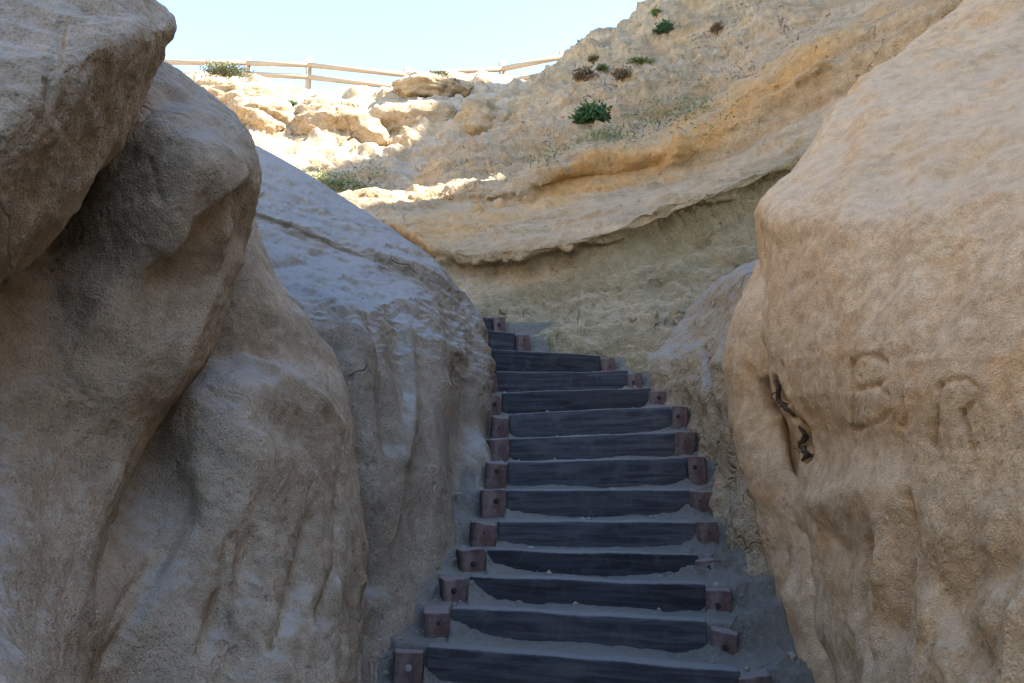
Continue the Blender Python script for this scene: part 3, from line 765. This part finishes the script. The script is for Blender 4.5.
# ------------------------------------------------------------------ steps
# (left px, py, right px, py, Y left, Y right, left post, right post)
STEPS = [
    ((428, 646), (738, 671), 4.10, 3.90, (409, 652), (727, 676)),
    ((453, 608), (706, 622), 4.32, 4.18, (437, 612), (724, 632)),
    ((472, 576), (704, 585), 4.54, 4.46, (455, 578), (720, 591)),
    ((489, 550), (697, 555), 4.77, 4.73, (473, 551), (708, 558)),
    ((499, 521), (694, 522), 5.01, 4.99, (485, 522), (702, 522)),
    ((508, 490), (690, 489), 5.31, 5.29, (496, 490), (700, 491)),
    ((509, 462), (685, 458), 5.62, 5.58, (498, 462), (696, 458)),
    ((510, 438), (676, 432), 5.93, 5.87, (500, 438), (686, 432)),
    ((510, 414), (668, 406), 6.25, 6.15, (501, 417), (680, 407)),
    ((503, 392), (650, 388), 6.52, 6.48, (497, 396), (657, 390)),
    ((497, 372), (627, 371), 6.82, 6.82, (490, 375), (634, 373)),
    ((455, 346), (600, 356), 7.02, 7.22, None, (608, 358)),
    ((420, 322), (515, 333), 7.25, 7.60, None, (522, 334)),
    ((400, 306), (492, 318), 7.7, 8.05, None, (498, 317)),
]
SG = []
for (l, r, yl, yr, pl, pr) in [(s[0], s[1], s[2], s[3], s[4], s[5]) for s in STEPS]:
    SG.append((np.array(P(l[0], l[1], yl)), np.array(P(r[0], r[1], yr))))

M_timber = None
def timber_mat():
    N = NT("dark_timber")
    tc = N.n("ShaderNodeTexCoord").outputs["Object"]
    g = N.noise(N.map(tc, (2.5, 30, 30)), 1.0, 5, 0.6, 0.6)
    oi = N.n("ShaderNodeObjectInfo").outputs["Random"]
    tc = N.n("ShaderNodeVectorMath", {0: tc, 1: N.n("ShaderNodeCombineXYZ", {0: N.math("MULTIPLY", oi, 50.0), 1: oi, 2: oi}).outputs[0]}, operation="ADD").outputs[0]
    g = N.noise(N.map(tc, (2.5, 30, 30)), 1.0, 5, 0.6, 0.6)
    g2 = N.noise(tc, 5, 4, 0.6)
    col = N.mix(N.ramp(g, 0.3, 0.7), (0.024, 0.0245, 0.027), (0.062, 0.062, 0.066))
    col = N.mix(N.math("MULTIPLY", N.ramp(g2, 0.55, 0.75), 0.5), col, (0.09, 0.088, 0.084))
    col = N.mix(1.0, col, N.n("ShaderNodeCombineColor", {i: N.ramp(oi, 0.0, 1.0, 0.75, 1.3) for i in range(3)}).outputs[0], "MULTIPLY")
    spl = N.math("MULTIPLY", N.ramp(N.noise(N.map(tc, (1, 1, 0.6)), 9, 4, 0.7), 0.52, 0.76), 0.28)
    col = N.mix(spl, col, (0.15, 0.148, 0.14))
    geo = N.n("ShaderNodeNewGeometry")
    nz = N.n("ShaderNodeSeparateXYZ", {0: geo.outputs["Normal"]}).outputs[2]
    dz = N.math("ADD", nz, N.math("MULTIPLY", N.math("SUBTRACT", N.noise(tc, 22, 4, 0.6), 0.5), 0.9))
    col = N.mix(N.math("MULTIPLY", N.ramp(dz, 0.45, 0.9), 0.75), col, (0.18, 0.17, 0.155))
    h = N.math("ADD", g, N.math("MULTIPLY", N.noise(tc, 60, 4, 0.6), 0.4))
    bp = N.n("ShaderNodeBump", {"Strength": 0.6, "Distance": 0.006, "Height": h}).outputs[0]
    return N.out(col, 0.85, bp)
def post_mat():
    N = NT("red_brown_timber")
    tc = N.n("ShaderNodeTexCoord").outputs["Object"]
    g = N.noise(N.map(tc, (28, 28, 4)), 1.0, 5, 0.6, 0.5)
    g2 = N.noise(tc, 11, 4, 0.6)
    col = N.mix(N.ramp(g, 0.3, 0.7), (0.072, 0.041, 0.036), (0.12, 0.073, 0.065))
    col = N.mix(N.math("MULTIPLY", N.ramp(g2, 0.45, 0.7), 0.75), col, (0.18, 0.14, 0.125))
    geo = N.n("ShaderNodeNewGeometry")
    nz = N.n("ShaderNodeSeparateXYZ", {0: geo.outputs["Normal"]}).outputs[2]
    dz = N.math("ADD", nz, N.math("MULTIPLY", N.math("SUBTRACT", N.noise(tc, 30, 4, 0.6), 0.5), 1.0))
    col = N.mix(N.math("MULTIPLY", N.ramp(dz, 0.4, 0.9), 0.7), col, (0.20, 0.17, 0.155))
    bp = N.n("ShaderNodeBump", {"Strength": 0.6, "Distance": 0.006, "Height": N.math("ADD", g, g2)}).outputs[0]
    return N.out(col, 0.9, bp)
M_timber, M_post = timber_mat(), post_mat()
def plain(name, col, rough=0.6, metal=0.0):
    N = NT(name)
    N.b.inputs["Metallic"].default_value = metal
    tc = N.n("ShaderNodeTexCoord").outputs["Object"]
    c = N.mix(N.noise(tc, 40, 4, 0.6), [x * 0.6 for x in col], [min(1, x * 1.3) for x in col])
    return N.out(c, rough)
M_bolt = plain("rusty_steel", (0.05, 0.04, 0.035), 0.6, 0.6)
M_bolt2 = plain("zinc_steel", (0.35, 0.35, 0.36), 0.5, 0.7)


def worn_box(name, dx, dy, dz, bevel, seed, wob, cuts=0):
    """a timber with worn, slightly wavy edges; top face at z = 0, front face at y = 0"""
    bm = bmesh.new()
    bmesh.ops.create_cube(bm, size=1.0)
    for v in bm.verts:
        v.co = Vector((v.co.x * dx, (v.co.y + 0.5) * dy, (v.co.z - 0.5) * dz))
    bmesh.ops.bevel(bm, geom=list(bm.edges), offset=bevel, segments=3, profile=0.6, affect="EDGES")
    if cuts:
        ed = [e for e in bm.edges if abs(e.verts[0].co.x - e.verts[1].co.x) > dx * 0.5]
        bmesh.ops.subdivide_edges(bm, edges=ed, cuts=cuts, use_grid_fill=True)
    V = np.array([v.co for v in bm.verts])
    w = wob * np.stack([perlin(V * 5 + seed), perlin(V * 4 + seed + 40), perlin(V * np.array([3, 6, 6]) + seed + 80)], 1)
    for v, d in zip(bm.verts, w):
        v.co += Vector(d)
    for f in bm.faces:
        f.smooth = True
    me = bpy.data.meshes.new(name)
    bm.to_mesh(me)
    bm.free()
    return me


def bolt_mesh():
    bm = bmesh.new()
    bmesh.ops.create_cone(bm, cap_ends=True, segments=14, radius1=0.024, radius2=0.024, depth=0.006)
    r = bmesh.ops.create_cone(bm, cap_ends=True, segments=6, radius1=0.013, radius2=0.011, depth=0.014)
    bmesh.ops.translate(bm, verts=r["verts"], vec=(0, 0, 0.009))
    bmesh.ops.rotate(bm, verts=bm.verts, matrix=Matrix.Rotation(math.pi / 2, 3, "X"))
    me = bpy.data.meshes.new("bolt")
    bm.to_mesh(me)
    bm.free()
    return me


BOLT, BOLT2 = bolt_mesh(), bolt_mesh()
BOLT.materials.append(M_bolt)
BOLT2.materials.append(M_bolt2)
LAB = [
    "lowest dark timber step, its left post red brown with a pale bolt",
    "second lowest timber step, sand heaped against its left post",
    "third timber step up from the bottom, dark plank half buried in sand at both ends",
    "fourth timber step up from the bottom, right post almost buried in sand",
    "fifth timber step up from the bottom, a dark plank with sand in front",
    "sixth timber step up from the bottom, between two squat red brown posts",
    "seventh timber step up from the bottom, halfway up the flight",
    "eighth timber step up from the bottom, directly above the halfway step",
    "ninth timber step from the bottom, splintered at its right end",
    "tenth timber step from the bottom, right end sunk in the bank",
    "eleventh timber step from the bottom, its left post hidden by the grey shoulder",
    "long timber step third from the top, its left end behind the grey shoulder",
    "short visible timber step second from the top, turned left with one post showing",
    "topmost timber step, only its right end post showing beside the grey shoulder",
]
for k, ((a, b), st) in enumerate(zip(SG, STEPS)):
    mid = (a + b) / 2
    d = b - a
    Ln = float(np.linalg.norm(d[:2]))
    yaw = math.atan2(d[1], d[0])
    roll = math.atan2(d[2], Ln)
    t = thing("timber_step", LAB[k], "step", tuple(mid - np.array([0, 0, 0.2])), "timber steps climbing the gully")
    t.rotation_euler = (0, 0, yaw)
    pm = worn_box("riser_plank", Ln + 0.02, 0.10, 0.24, 0.016, k * 7.3, 0.009, 24)
    o = link("riser_plank", pm, M_timber, t, (0, 0, 0.2))
    o.rotation_euler = (0, -roll, 0)
    inv = Matrix.Rotation(-yaw, 3, "Z")
    for j, pp in enumerate((st[4], st[5])):
        if pp is None:
            continue
        Y = a[1] if j == 0 else b[1]
        q = Vector(P(pp[0], pp[1], Y - 0.03)) - Vector(mid - np.array([0, 0, 0.2]))
        q = inv @ q
        q.y = min(q.y, -0.012)
        w = [0.15, 0.15, 0.15, 0.14, 0.15, 0.15, 0.145, 0.15, 0.13, 0.13, 0.13, 0.13, 0.13, 0.12][k] * (0.98 if j else 1.0)
        sgn = -1 if j == 0 else 1
        q.x = sgn * max(abs(q.x), Ln / 2 + w / 2 - 0.005)
        po = link("post", worn_box("post", w, 0.13, 0.42, 0.014, k * 3.1 + j * 9, 0.020, 6), M_post, t, q)
        po.scale = (random.uniform(.9, 1.08), 1, 1)
        po.rotation_euler = (random.uniform(-.07, .07), random.uniform(-.09, .09), (0.30 if j == 0 else -0.05) + random.uniform(-.08, .08))
        bo = link("bolt", BOLT2 if (k == 0 and j == 0) else BOLT, None, po, (random.uniform(-.015, .015), 0.000, random.uniform(-.085, -.055)))
        bo.scale = (0.72, 0.8, 0.72)

# ------------------------------------------------------------------ sandy path between and around the steps
nx, ny = int(520 * Q), int(900 * Q)
gx, gy = np.meshgrid(np.linspace(-2.2, 2.6, nx), np.linspace(2.6, 9.6, ny))
X, Y = gx.ravel(), gy.ravel()
noi = np.stack([X, Y, 0 * X], 1)
n1 = fbm(noi, 1.6, 3, 0.5, 5)
n2 = fbm(noi, 9, 4, 0.6, 15)
a0, b0 = SG[0]
zs = (a0[2] + b0[2]) / 2 - 0.15 + 0 * X
zs = zs - 0.25 * np.clip(a0[1] - Y, 0, 3)
prev = None
for k, (a, b) in enumerate(SG):
    s = np.clip((X - a[0]) / (b[0] - a[0]), -0.3, 1.3)
    yf = a[1] + (b[1] - a[1]) * s
    zt = a[2] + (b[2] - a[2]) * np.clip(s, -0.05, 1.05) - 0.014
    # distance inside the ends of the plank
    ins = np.minimum(X - a[0], b[0] - X)
    sl = smooth(a[0] - 0.17, a[0] - 0.30, X + 0.02 * n1)
    sr = smooth(b[0] + 0.10, b[0] + 0.30, X + 0.05 * n1)
    side = np.maximum(sl, sr)                            # 0 in front of the plank, 1 past the ends
    ra, rb, ha, hb = [(0.10, 0.05, 1, .5), (0.12, 0.06, 1.3, .8), (0.10, 0.07, 1.2, .4), (0.09, 0.12, 1.0, 1.2), (0.05, 0.08, .6, .9), (0.05, 0.07, .7, .9),
                      (0.03, 0.06, .3, .6), (0.03, 0.04, .3, .3), (0.03, 0.10, .3, .5), (0.03, 0.09, .3, .7), (0.03, 0.05, .2, .6), (0.03, 0.03, .2, .2),
                      (0.03, 0.03, .2, .2), (0.03, 0.03, .2, .2)][k]
    crn = ha * np.exp(-np.clip(X - a[0], 0, 9) / ra) + hb * np.exp(-np.clip(b[0] - X, 0, 9) / rb)
    crn = crn * (1 + 0.6 * n2)
    w = 0.03 + 0.17 * side
    c = 0.05 - 0.05 * side
    m = smooth(-1, 1, (Y - yf - c) / w)
    nxt = SG[k + 1] if k + 1 < len(SG) else None
    lvl = zt
    zs = zs * (1 - m) + lvl * m
    run = np.clip((Y - yf - 0.1) / 0.3, 0, 1)
    zs = zs + m * 0 
    # sand banked up against the foot of this riser
    foot = np.exp(-np.clip(yf - Y, 0, 1) / 0.06) * (Y < yf + 0.05)
    zs = zs + foot * (0.012 + 0.05 * side + 0.010 * n1 + 0.075 * crn * (X > a[0] - 0.02))
aL = np.interp(Y, [s[0][1] for s in SG], [s[0][0] for s in SG])
bR = np.interp(Y, [s[1][1] for s in SG], [s[1][0] for s in SG])
bR = np.where(Y > 6.2, np.maximum(bR, 1.25), bR)
out = np.maximum(aL - 0.16 - X, X - bR - 0.16)
right = X > 0.5
zs = zs + np.clip(out, 0, 0.25) * np.where(right, 0.15, 0.0)
o_ = smooth(-0.05, 0.15, out)
zs = zs + 0.012 * n1 + 0.006 * n2 - smooth(0.24, 0.45, out) * np.where((Y < 7.2) & right, 0.45, 0.0) + o_ * 0.5 * (0.02 * n2 + 0.015 * ridged(noi, 5, 3, 3) - 0.02)
i = np.arange(nx * ny).reshape(ny, nx)
q = np.stack([i[:-1, :-1], i[:-1, 1:], i[1:, 1:], i[1:, :-1]], -1).reshape(-1, 4)
GV = np.stack([X, Y, zs], 1)
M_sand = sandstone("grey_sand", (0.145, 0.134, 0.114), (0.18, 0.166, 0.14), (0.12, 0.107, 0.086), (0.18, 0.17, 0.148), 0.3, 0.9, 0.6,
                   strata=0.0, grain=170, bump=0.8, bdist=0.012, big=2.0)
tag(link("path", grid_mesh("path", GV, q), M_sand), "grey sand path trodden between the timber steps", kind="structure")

# ------------------------------------------------------------------ fence on the skyline
M_rail = plain("weathered_fence_wood", (0.37, 0.29, 0.205), 0.85)
FP = [(150, 57, 28.5), (248, 58, 28.3), (309, 58, 28.0), (407, 69, 28.0), (502, 62, 28.0), (562, 52, 27.6)]
base = P(407, 90, 28.0)
fence = thing("rail_fence", "weathered two rail wooden fence running along the skyline", "fence", base)


def tube(bm, a, b, r0, r1, seg=8):
    a, b = Vector(a), Vector(b)
    d = (b - a)
    m = Matrix.Translation((a + b) / 2) @ d.to_track_quat("Z", "Y").to_matrix().to_4x4()
    return bmesh.ops.create_cone(bm, cap_ends=True, segments=seg, radius1=r0, radius2=r1, depth=d.length, matrix=m)


def bm_obj(name, bm, mat, parent=None, loc=(0, 0, 0), smooth_=True):
    for f in bm.faces:
        f.smooth = smooth_
    me = bpy.data.meshes.new(name)
    bm.to_mesh(me)
    bm.free()
    return link(name, me, mat, parent, loc)


B_ = np.array(base)
for px, py, Y in FP:
    top = np.array(P(px, py, Y)) - B_
    bm = bmesh.new()
    tube(bm, top - np.array([0, 0, 1.9]), top, 0.115, 0.11, 12)
    bm_obj("post", bm, M_rail, fence)
RT = [(150, 63, 28.5), (248, 64, 28.3), (309, 66, 28.0), (407, 76, 28.0), (502, 70, 28.0), (562, 58, 27.6)]
RL = [(150, 76, 28.5), (248, 75, 28.3), (309, 78, 28.0), (407, 89, 28.0), (502, 84, 28.0), (562, 72, 27.6)]
for R_ in (RT, RL):
    for a, b in zip(R_[:-1], R_[1:]):
        bm = bmesh.new()
        tube(bm, np.array(P(*a)) - B_ - np.array([0, 0.08, 0]), np.array(P(*b)) - B_ - np.array([0, 0.08, 0]), 0.10, 0.095, 10)
        bm_obj("rail", bm, M_rail, fence)


# ------------------------------------------------------------------ plants
def leaf_mat(name, a, b):
    N = NT(name)
    geo = N.n("ShaderNodeNewGeometry")
    r = N.noise(geo.outputs["Position"], 9, 3)
    col = N.mix(N.ramp(r, 0.35, 0.65), a, b)
    N.b.inputs["Subsurface Weight"].default_value = 0.0
    return N.out(col, 0.7)


M_green = leaf_mat("dark_green_leaf", (0.035, 0.085, 0.035), (0.075, 0.14, 0.06))
M_yell = leaf_mat("pale_green_leaf", (0.10, 0.15, 0.05), (0.17, 0.21, 0.08))
M_dry = leaf_mat("dry_brown_leaf", (0.14, 0.10, 0.06), (0.22, 0.17, 0.11))
M_oliv = leaf_mat("olive_leaf", (0.09, 0.11, 0.055), (0.16, 0.16, 0.09))
M_stem = plain("twig_wood", (0.16, 0.11, 0.07), 0.9)


def leaves_mesh(name, size, n, leaf, seed, up=0.4):
    r = np.random.default_rng(seed)
    d = r.normal(size=(n, 3))
    d /= np.linalg.norm(d, axis=1)[:, None]
    rad = r.random(n) ** 0.45
    lump = 0.75 + 0.55 * fbm(d, 1.6, 2, 0.5, seed)
    c = d * (rad * lump)[:, None] * np.array(size)
    c[:, 2] = np.abs(c[:, 2]) * 1.0
    ax = d * 0.8 + r.normal(size=(n, 3)) * 0.6 + np.array([0, 0, up])
    ax /= np.linalg.norm(ax, axis=1)[:, None]
    sd = np.cross(ax, r.normal(size=(n, 3)))
    sd /= np.linalg.norm(sd, axis=1)[:, None]
    l = leaf * (0.6 + 0.8 * r.random(n))[:, None]
    V = np.stack([c, c + ax * l * 0.5 + sd * l * 0.28, c + ax * l, c + ax * l * 0.5 - sd * l * 0.28], 1).reshape(-1, 3)
    return grid_mesh(name, V, np.arange(4 * n).reshape(n, 4))


def shrub(px, py, sheet, size, n, leaf, mat, label, seed, group=None, cat="shrub", name="shrub", stems=9):
    p = np.array(P(px, py, sheet)) if isinstance(sheet, float) else sheet.at(px, py)[0]
    size = tuple(0.62 * v for v in size)
    leaf *= 0.46
    n = int(n * 2.0)
    t = thing(name, label, cat, tuple(p), group)
    link("foliage", leaves_mesh("foliage", size, n, leaf, seed), mat, t)
    bm = bmesh.new()
    r = np.random.default_rng(seed + 1)
    for _ in range(stems):
        e = r.normal(size=3) * np.array(size) * 0.45
        e[2] = abs(e[2]) + size[2] * 0.3
        tube(bm, (0, 0, -0.1), e, 0.02 * size[2] + 0.004, 0.006 * size[2] + 0.002, 5)
    bm_obj("stem", bm, M_stem, t)
    return t


shrub(590, 122, hill, (0.62, 0.55, 0.62), 900, 0.17, M_green, "bushy dark green shrub in the middle of the hillside above the ochre ledge", 1)
shrub(664, 30, hill, (0.42, 0.4, 0.48), 500, 0.16, M_green, "small dark green shrub high up near the top of the hillside", 2)
shrub(584, 78, hill, (0.55, 0.5, 0.5), 500, 0.15, M_dry, "dry brown shrub on the hillside below the skyline", 3)
shrub(624, 80, hill, (0.42, 0.4, 0.5), 420, 0.15, M_dry, "twiggy olive brown shrub right of the dry brown one", 4)
shrub(640, 64, hill, (0.5, 0.3, 0.22), 300, 0.13, M_yell, "low flat green plant just above the twiggy olive brown shrub", 5)
shrub(592, 60, hill, (0.34, 0.3, 0.28), 260, 0.13, M_oliv, "small grey green plant near the skyline above the dry brown shrub", 6)
shrub(604, 68, hill, (0.28, 0.3, 0.2), 200, 0.12, M_yell, "little pale green tuft beside the grey green plant near the skyline", 7)
shrub(716, 30, hill, (0.30, 0.3, 0.3), 240, 0.13, M_dry, "small dry brown clump high on the right of the hillside", 8)
shrub(655, 14, hill, (0.25, 0.25, 0.2), 160, 0.13, M_yell, "pale green tuft right at the skyline above the small dark shrub", 9)
shrub(225, 74, 25.2, (1.55, 0.9, 0.62), 1400, 0.14, M_oliv, "broad low grey green shrub on the skyline by the left end of the fence", 10)
shrub(292, 104, crest, (0.45, 0.4, 0.25), 300, 0.14, M_green, "small dark green shrub on the sunlit slope below the fence", 11)
shrub(432, 112, crest, (0.6, 0.4, 0.25), 320, 0.13, M_oliv, "olive clump on the sunlit boulder below the flat topped one", 12)
shrub(437, 77, 24.6, (0.9, 0.5, 0.35), 320, 0.13, M_oliv, "low olive plant under the skyline between the fence posts", 13)


def turf(pts, name, n, leaf, mat, label, seed):
    """grass scattered over patches: one piece of ground cover"""
    r = np.random.default_rng(seed)
    Vs = []
    for sheet, px, py, sx, sy, m in pts:
        for _ in range(m):
            p, nn = sheet.at(px + r.normal() * sx, py + r.normal() * sy)
            Vs.append((p, nn))
    out = []
    for p, nn in Vs:
        for _ in range(n):
            c = p + r.normal(size=3) * np.array([0.12, 0.12, 0.02])
            ax = nn * 0.6 + r.normal(size=3) * 0.4 + np.array([0, 0, 0.5])
            ax /= np.linalg.norm(ax)
            sd = np.cross(ax, r.normal(size=3))
            sd /= np.linalg.norm(sd)
            l = leaf * (0.5 + r.random())
            out += [c - sd * l * 0.15, c + sd * l * 0.15, c + ax * l]
    V = np.array(out)
    me = grid_mesh(name, V, np.arange(len(V)).reshape(-1, 3))
    return tag(link(name, me, mat), label, kind="stuff")


turf([(hill, 610, 138, 14, 4, 50), (hill, 650, 118, 22, 5, 44), (hill, 690, 104, 14, 6, 36), (hill, 560, 150, 14, 7, 24),
      (hill, 665, 125, 30, 8, 14), (hill, 710, 88, 16, 8, 12), (hill, 648, 100, 20, 5, 10), (hill, 455, 160, 8, 3, 8)],
     "grass", 14, 0.06, M_yell, "sparse green ground cover in patches on the hillside", 5)
turf([(crest, 335, 180, 12, 7, 60), (crest, 350, 186, 12, 5, 60), (crest, 320, 176, 9, 5, 30), (crest, 368, 172, 10, 8, 24)],
     "undergrowth", 12, 0.08, M_yell, "pale green ground cover at the foot of the sunlit slope", 6)


turf([(hill, 590, 92, 30, 10, 16), (hill, 700, 60, 40, 16, 22), (hill, 640, 45, 30, 14, 14), (hill, 760, 20, 30, 14, 16), (hill, 540, 130, 14, 16, 10),
      (hill, 690, 115, 40, 8, 14), (hill, 480, 165, 20, 10, 8), (crest, 240, 120, 40, 14, 12), (crest, 400, 100, 30, 10, 10)],
     "scrub", 16, 0.07, M_dry, "sparse dry scrub scattered over the hillside", 15)


# ------------------------------------------------------------------ loose stones
def stones(name, pts, rmin, rmax, mat, label, seed):
    r = np.random.default_rng(seed)
    bm0 = bmesh.new()
    bmesh.ops.create_icosphere(bm0, subdivisions=1, radius=1.0)
    B0 = np.array([v.co for v in bm0.verts])
    F0 = np.array([[v.index for v in f.verts] for f in bm0.faces])
    bm0.free()
    Vs, Fs, n = [], [], 0
    for p in pts:
        s = rmin + (rmax - rmin) * r.random() ** 3
        v = B0 * (0.75 + 0.5 * r.random((len(B0), 1))) * s * (0.6 + 0.6 * r.random(3)) + p
        Vs.append(v)
        Fs.append(F0 + n)
        n += len(B0)
    me = grid_mesh(name, np.concatenate(Vs), np.concatenate(Fs))
    me.polygons.foreach_set("use_smooth", np.zeros(len(me.polygons), bool))
    return tag(link(name, me, mat), label, kind="stuff")


r = np.random.default_rng(3)
gx_, gy_, gf_ = project(GV)
cand = np.flatnonzero((gx_ > 370) & (gx_ < 800) & (gy_ > 330) & (gy_ < 690))
oo = out[cand]
wgt = 0.10 + 1.0 * smooth(-0.1, 0.25, oo)
pick = r.choice(cand, 1300, replace=False, p=wgt / wgt.sum())
M_pebble = sandstone("pebble", (0.22, 0.19, 0.15), (0.30, 0.26, 0.20), (0.17, 0.14, 0.11), (0.25, 0.23, 0.2), grain=60)
stones("pebbles", GV[pick], 0.004, 0.03, M_pebble, "small loose stones scattered on the sand of the steps", 4)
hx, hy, hf = project(hill.V)
cand = np.flatnonzero((hx > 380) & (hx < 900) & (hy > 0) & (hy < 330) & (hill.V[:, 1] < 23))
far_ = smooth(10.5, 13, hill.V[cand, 1])
wgt = 0.25 + far_
pick = r.choice(cand, 380, replace=False, p=wgt / wgt.sum())
stones("rubble", hill.V[pick], 0.01, 0.06, M_hill, "loose rubble lying on the hillside ledges", 8)

# ------------------------------------------------------------------ dead roots in the hollow of the right wall
M_root = plain("dead_root_wood", (0.085, 0.056, 0.038), 0.9)
def root(P3, rad, label, seed):
    r = np.random.default_rng(seed)
    P3 = np.array(P3) + np.array([0.012, 0.012, 0.0])                 # lies back in the hollow
    C = resample(P3[:, None, :], 26, np.linalg.norm(np.diff(P3, axis=0), axis=1))[:, 0]
    bm = bmesh.new()

    def strand(L, r0):
        n = len(L)
        J = np.stack([fbm(L, 22, 2, 0.5, seed + k) for k in range(3)], 1) * r0 * 0.7
        R = r0 * (0.7 + 0.5 * np.abs(perlin(L * 30 + seed))) * np.sin(np.linspace(0.35, 2.9, n)) ** 0.5
        rings = []
        for k in range(n):
            t = L[min(k + 1, n - 1)] - L[max(k - 1, 0)]
            t /= np.linalg.norm(t) + 1e-9
            a = np.cross(t, [0.3, 0.9, 0.2])
            a /= np.linalg.norm(a) + 1e-9
            b = np.cross(t, a)
            rings.append([bm.verts.new(L[k] + J[k] + R[k] * (0.75 + 0.5 * r.random()) * (a * math.cos(q) + b * math.sin(q)) - P3[0])
                          for q in np.linspace(0, 2 * math.pi, 8)[:-1]])
        for A, B in zip(rings[:-1], rings[1:]):
            for m in range(7):
                bm.faces.new((A[m], A[(m + 1) % 7], B[(m + 1) % 7], B[m]))
        bm.faces.new(rings[0][::-1])
        bm.faces.new(rings[-1])

    strand(C, rad)
    for _ in range(5):
        a = C[r.integers(3, 22)]
        d = np.array([r.normal() * 0.03, -0.02 * r.random(), -0.05 * r.random() + 0.01])
        strand(np.array([a + d * q + 0.006 * r.normal(size=3) * q for q in np.linspace(0, 1, 7)]), rad * 0.28)
    o = bm_obj("dead_root", bm, M_root, None, tuple(P3[0]))
    return tag(o, label, "root")
root(ROOT_PTS[0], 0.017, "dark dead root at the top of the hollow in the tan wall", 1)
root(ROOT_PTS[1], 0.019, "crooked dead root sticking out low in the hollow of the tan wall", 2)
root(ROOT_PTS[2], 0.009, "thin dead twig lying at the bottom of the hollow in the tan wall", 3)

# ------------------------------------------------------------------ daylight
SUN_EL, SUN_AZ = math.radians(45), math.radians(96)      # azimuth clockwise from +Y (up the gully)
sd = Vector((math.sin(SUN_AZ) * math.cos(SUN_EL), math.cos(SUN_AZ) * math.cos(SUN_EL), math.sin(SUN_EL)))
sun = bpy.data.lights.new("sun", "SUN")
sun.energy = 4.0
sun.angle = math.radians(0.5)
sun.color = (1.0, 0.95, 0.86)
so = bpy.data.objects.new("sun", sun)
COL.objects.link(so)
so.location = (20, 0, 30)
so.rotation_euler = sd.to_track_quat("Z", "Y").to_euler()

w = bpy.data.worlds.new("World")
scene.world = w
w.use_nodes = True
nt = w.node_tree
bg = nt.nodes["Background"]
sky = nt.nodes.new("ShaderNodeTexSky")
sky.sky_type = "NISHITA"
sky.sun_disc = False
sky.sun_elevation = SUN_EL
sky.sun_rotation = SUN_AZ
sky.air_density, sky.dust_density, sky.ozone_density = 1.0, 0.3, 2.0
nt.links.new(sky.outputs[0], bg.inputs[0])
bg.inputs[1].default_value = 0.10

vs = scene.view_settings
scene.display_settings.display_device = "sRGB"
vs.view_transform = "Standard"
vs.look = "None"
vs.exposure = 2.84
vs.gamma = 1.0
scene.cycles.max_bounces = 6
scene.cycles.diffuse_bounces = 4
scene.cycles.use_adaptive_sampling = True
scene.cycles.adaptive_threshold = 0.03
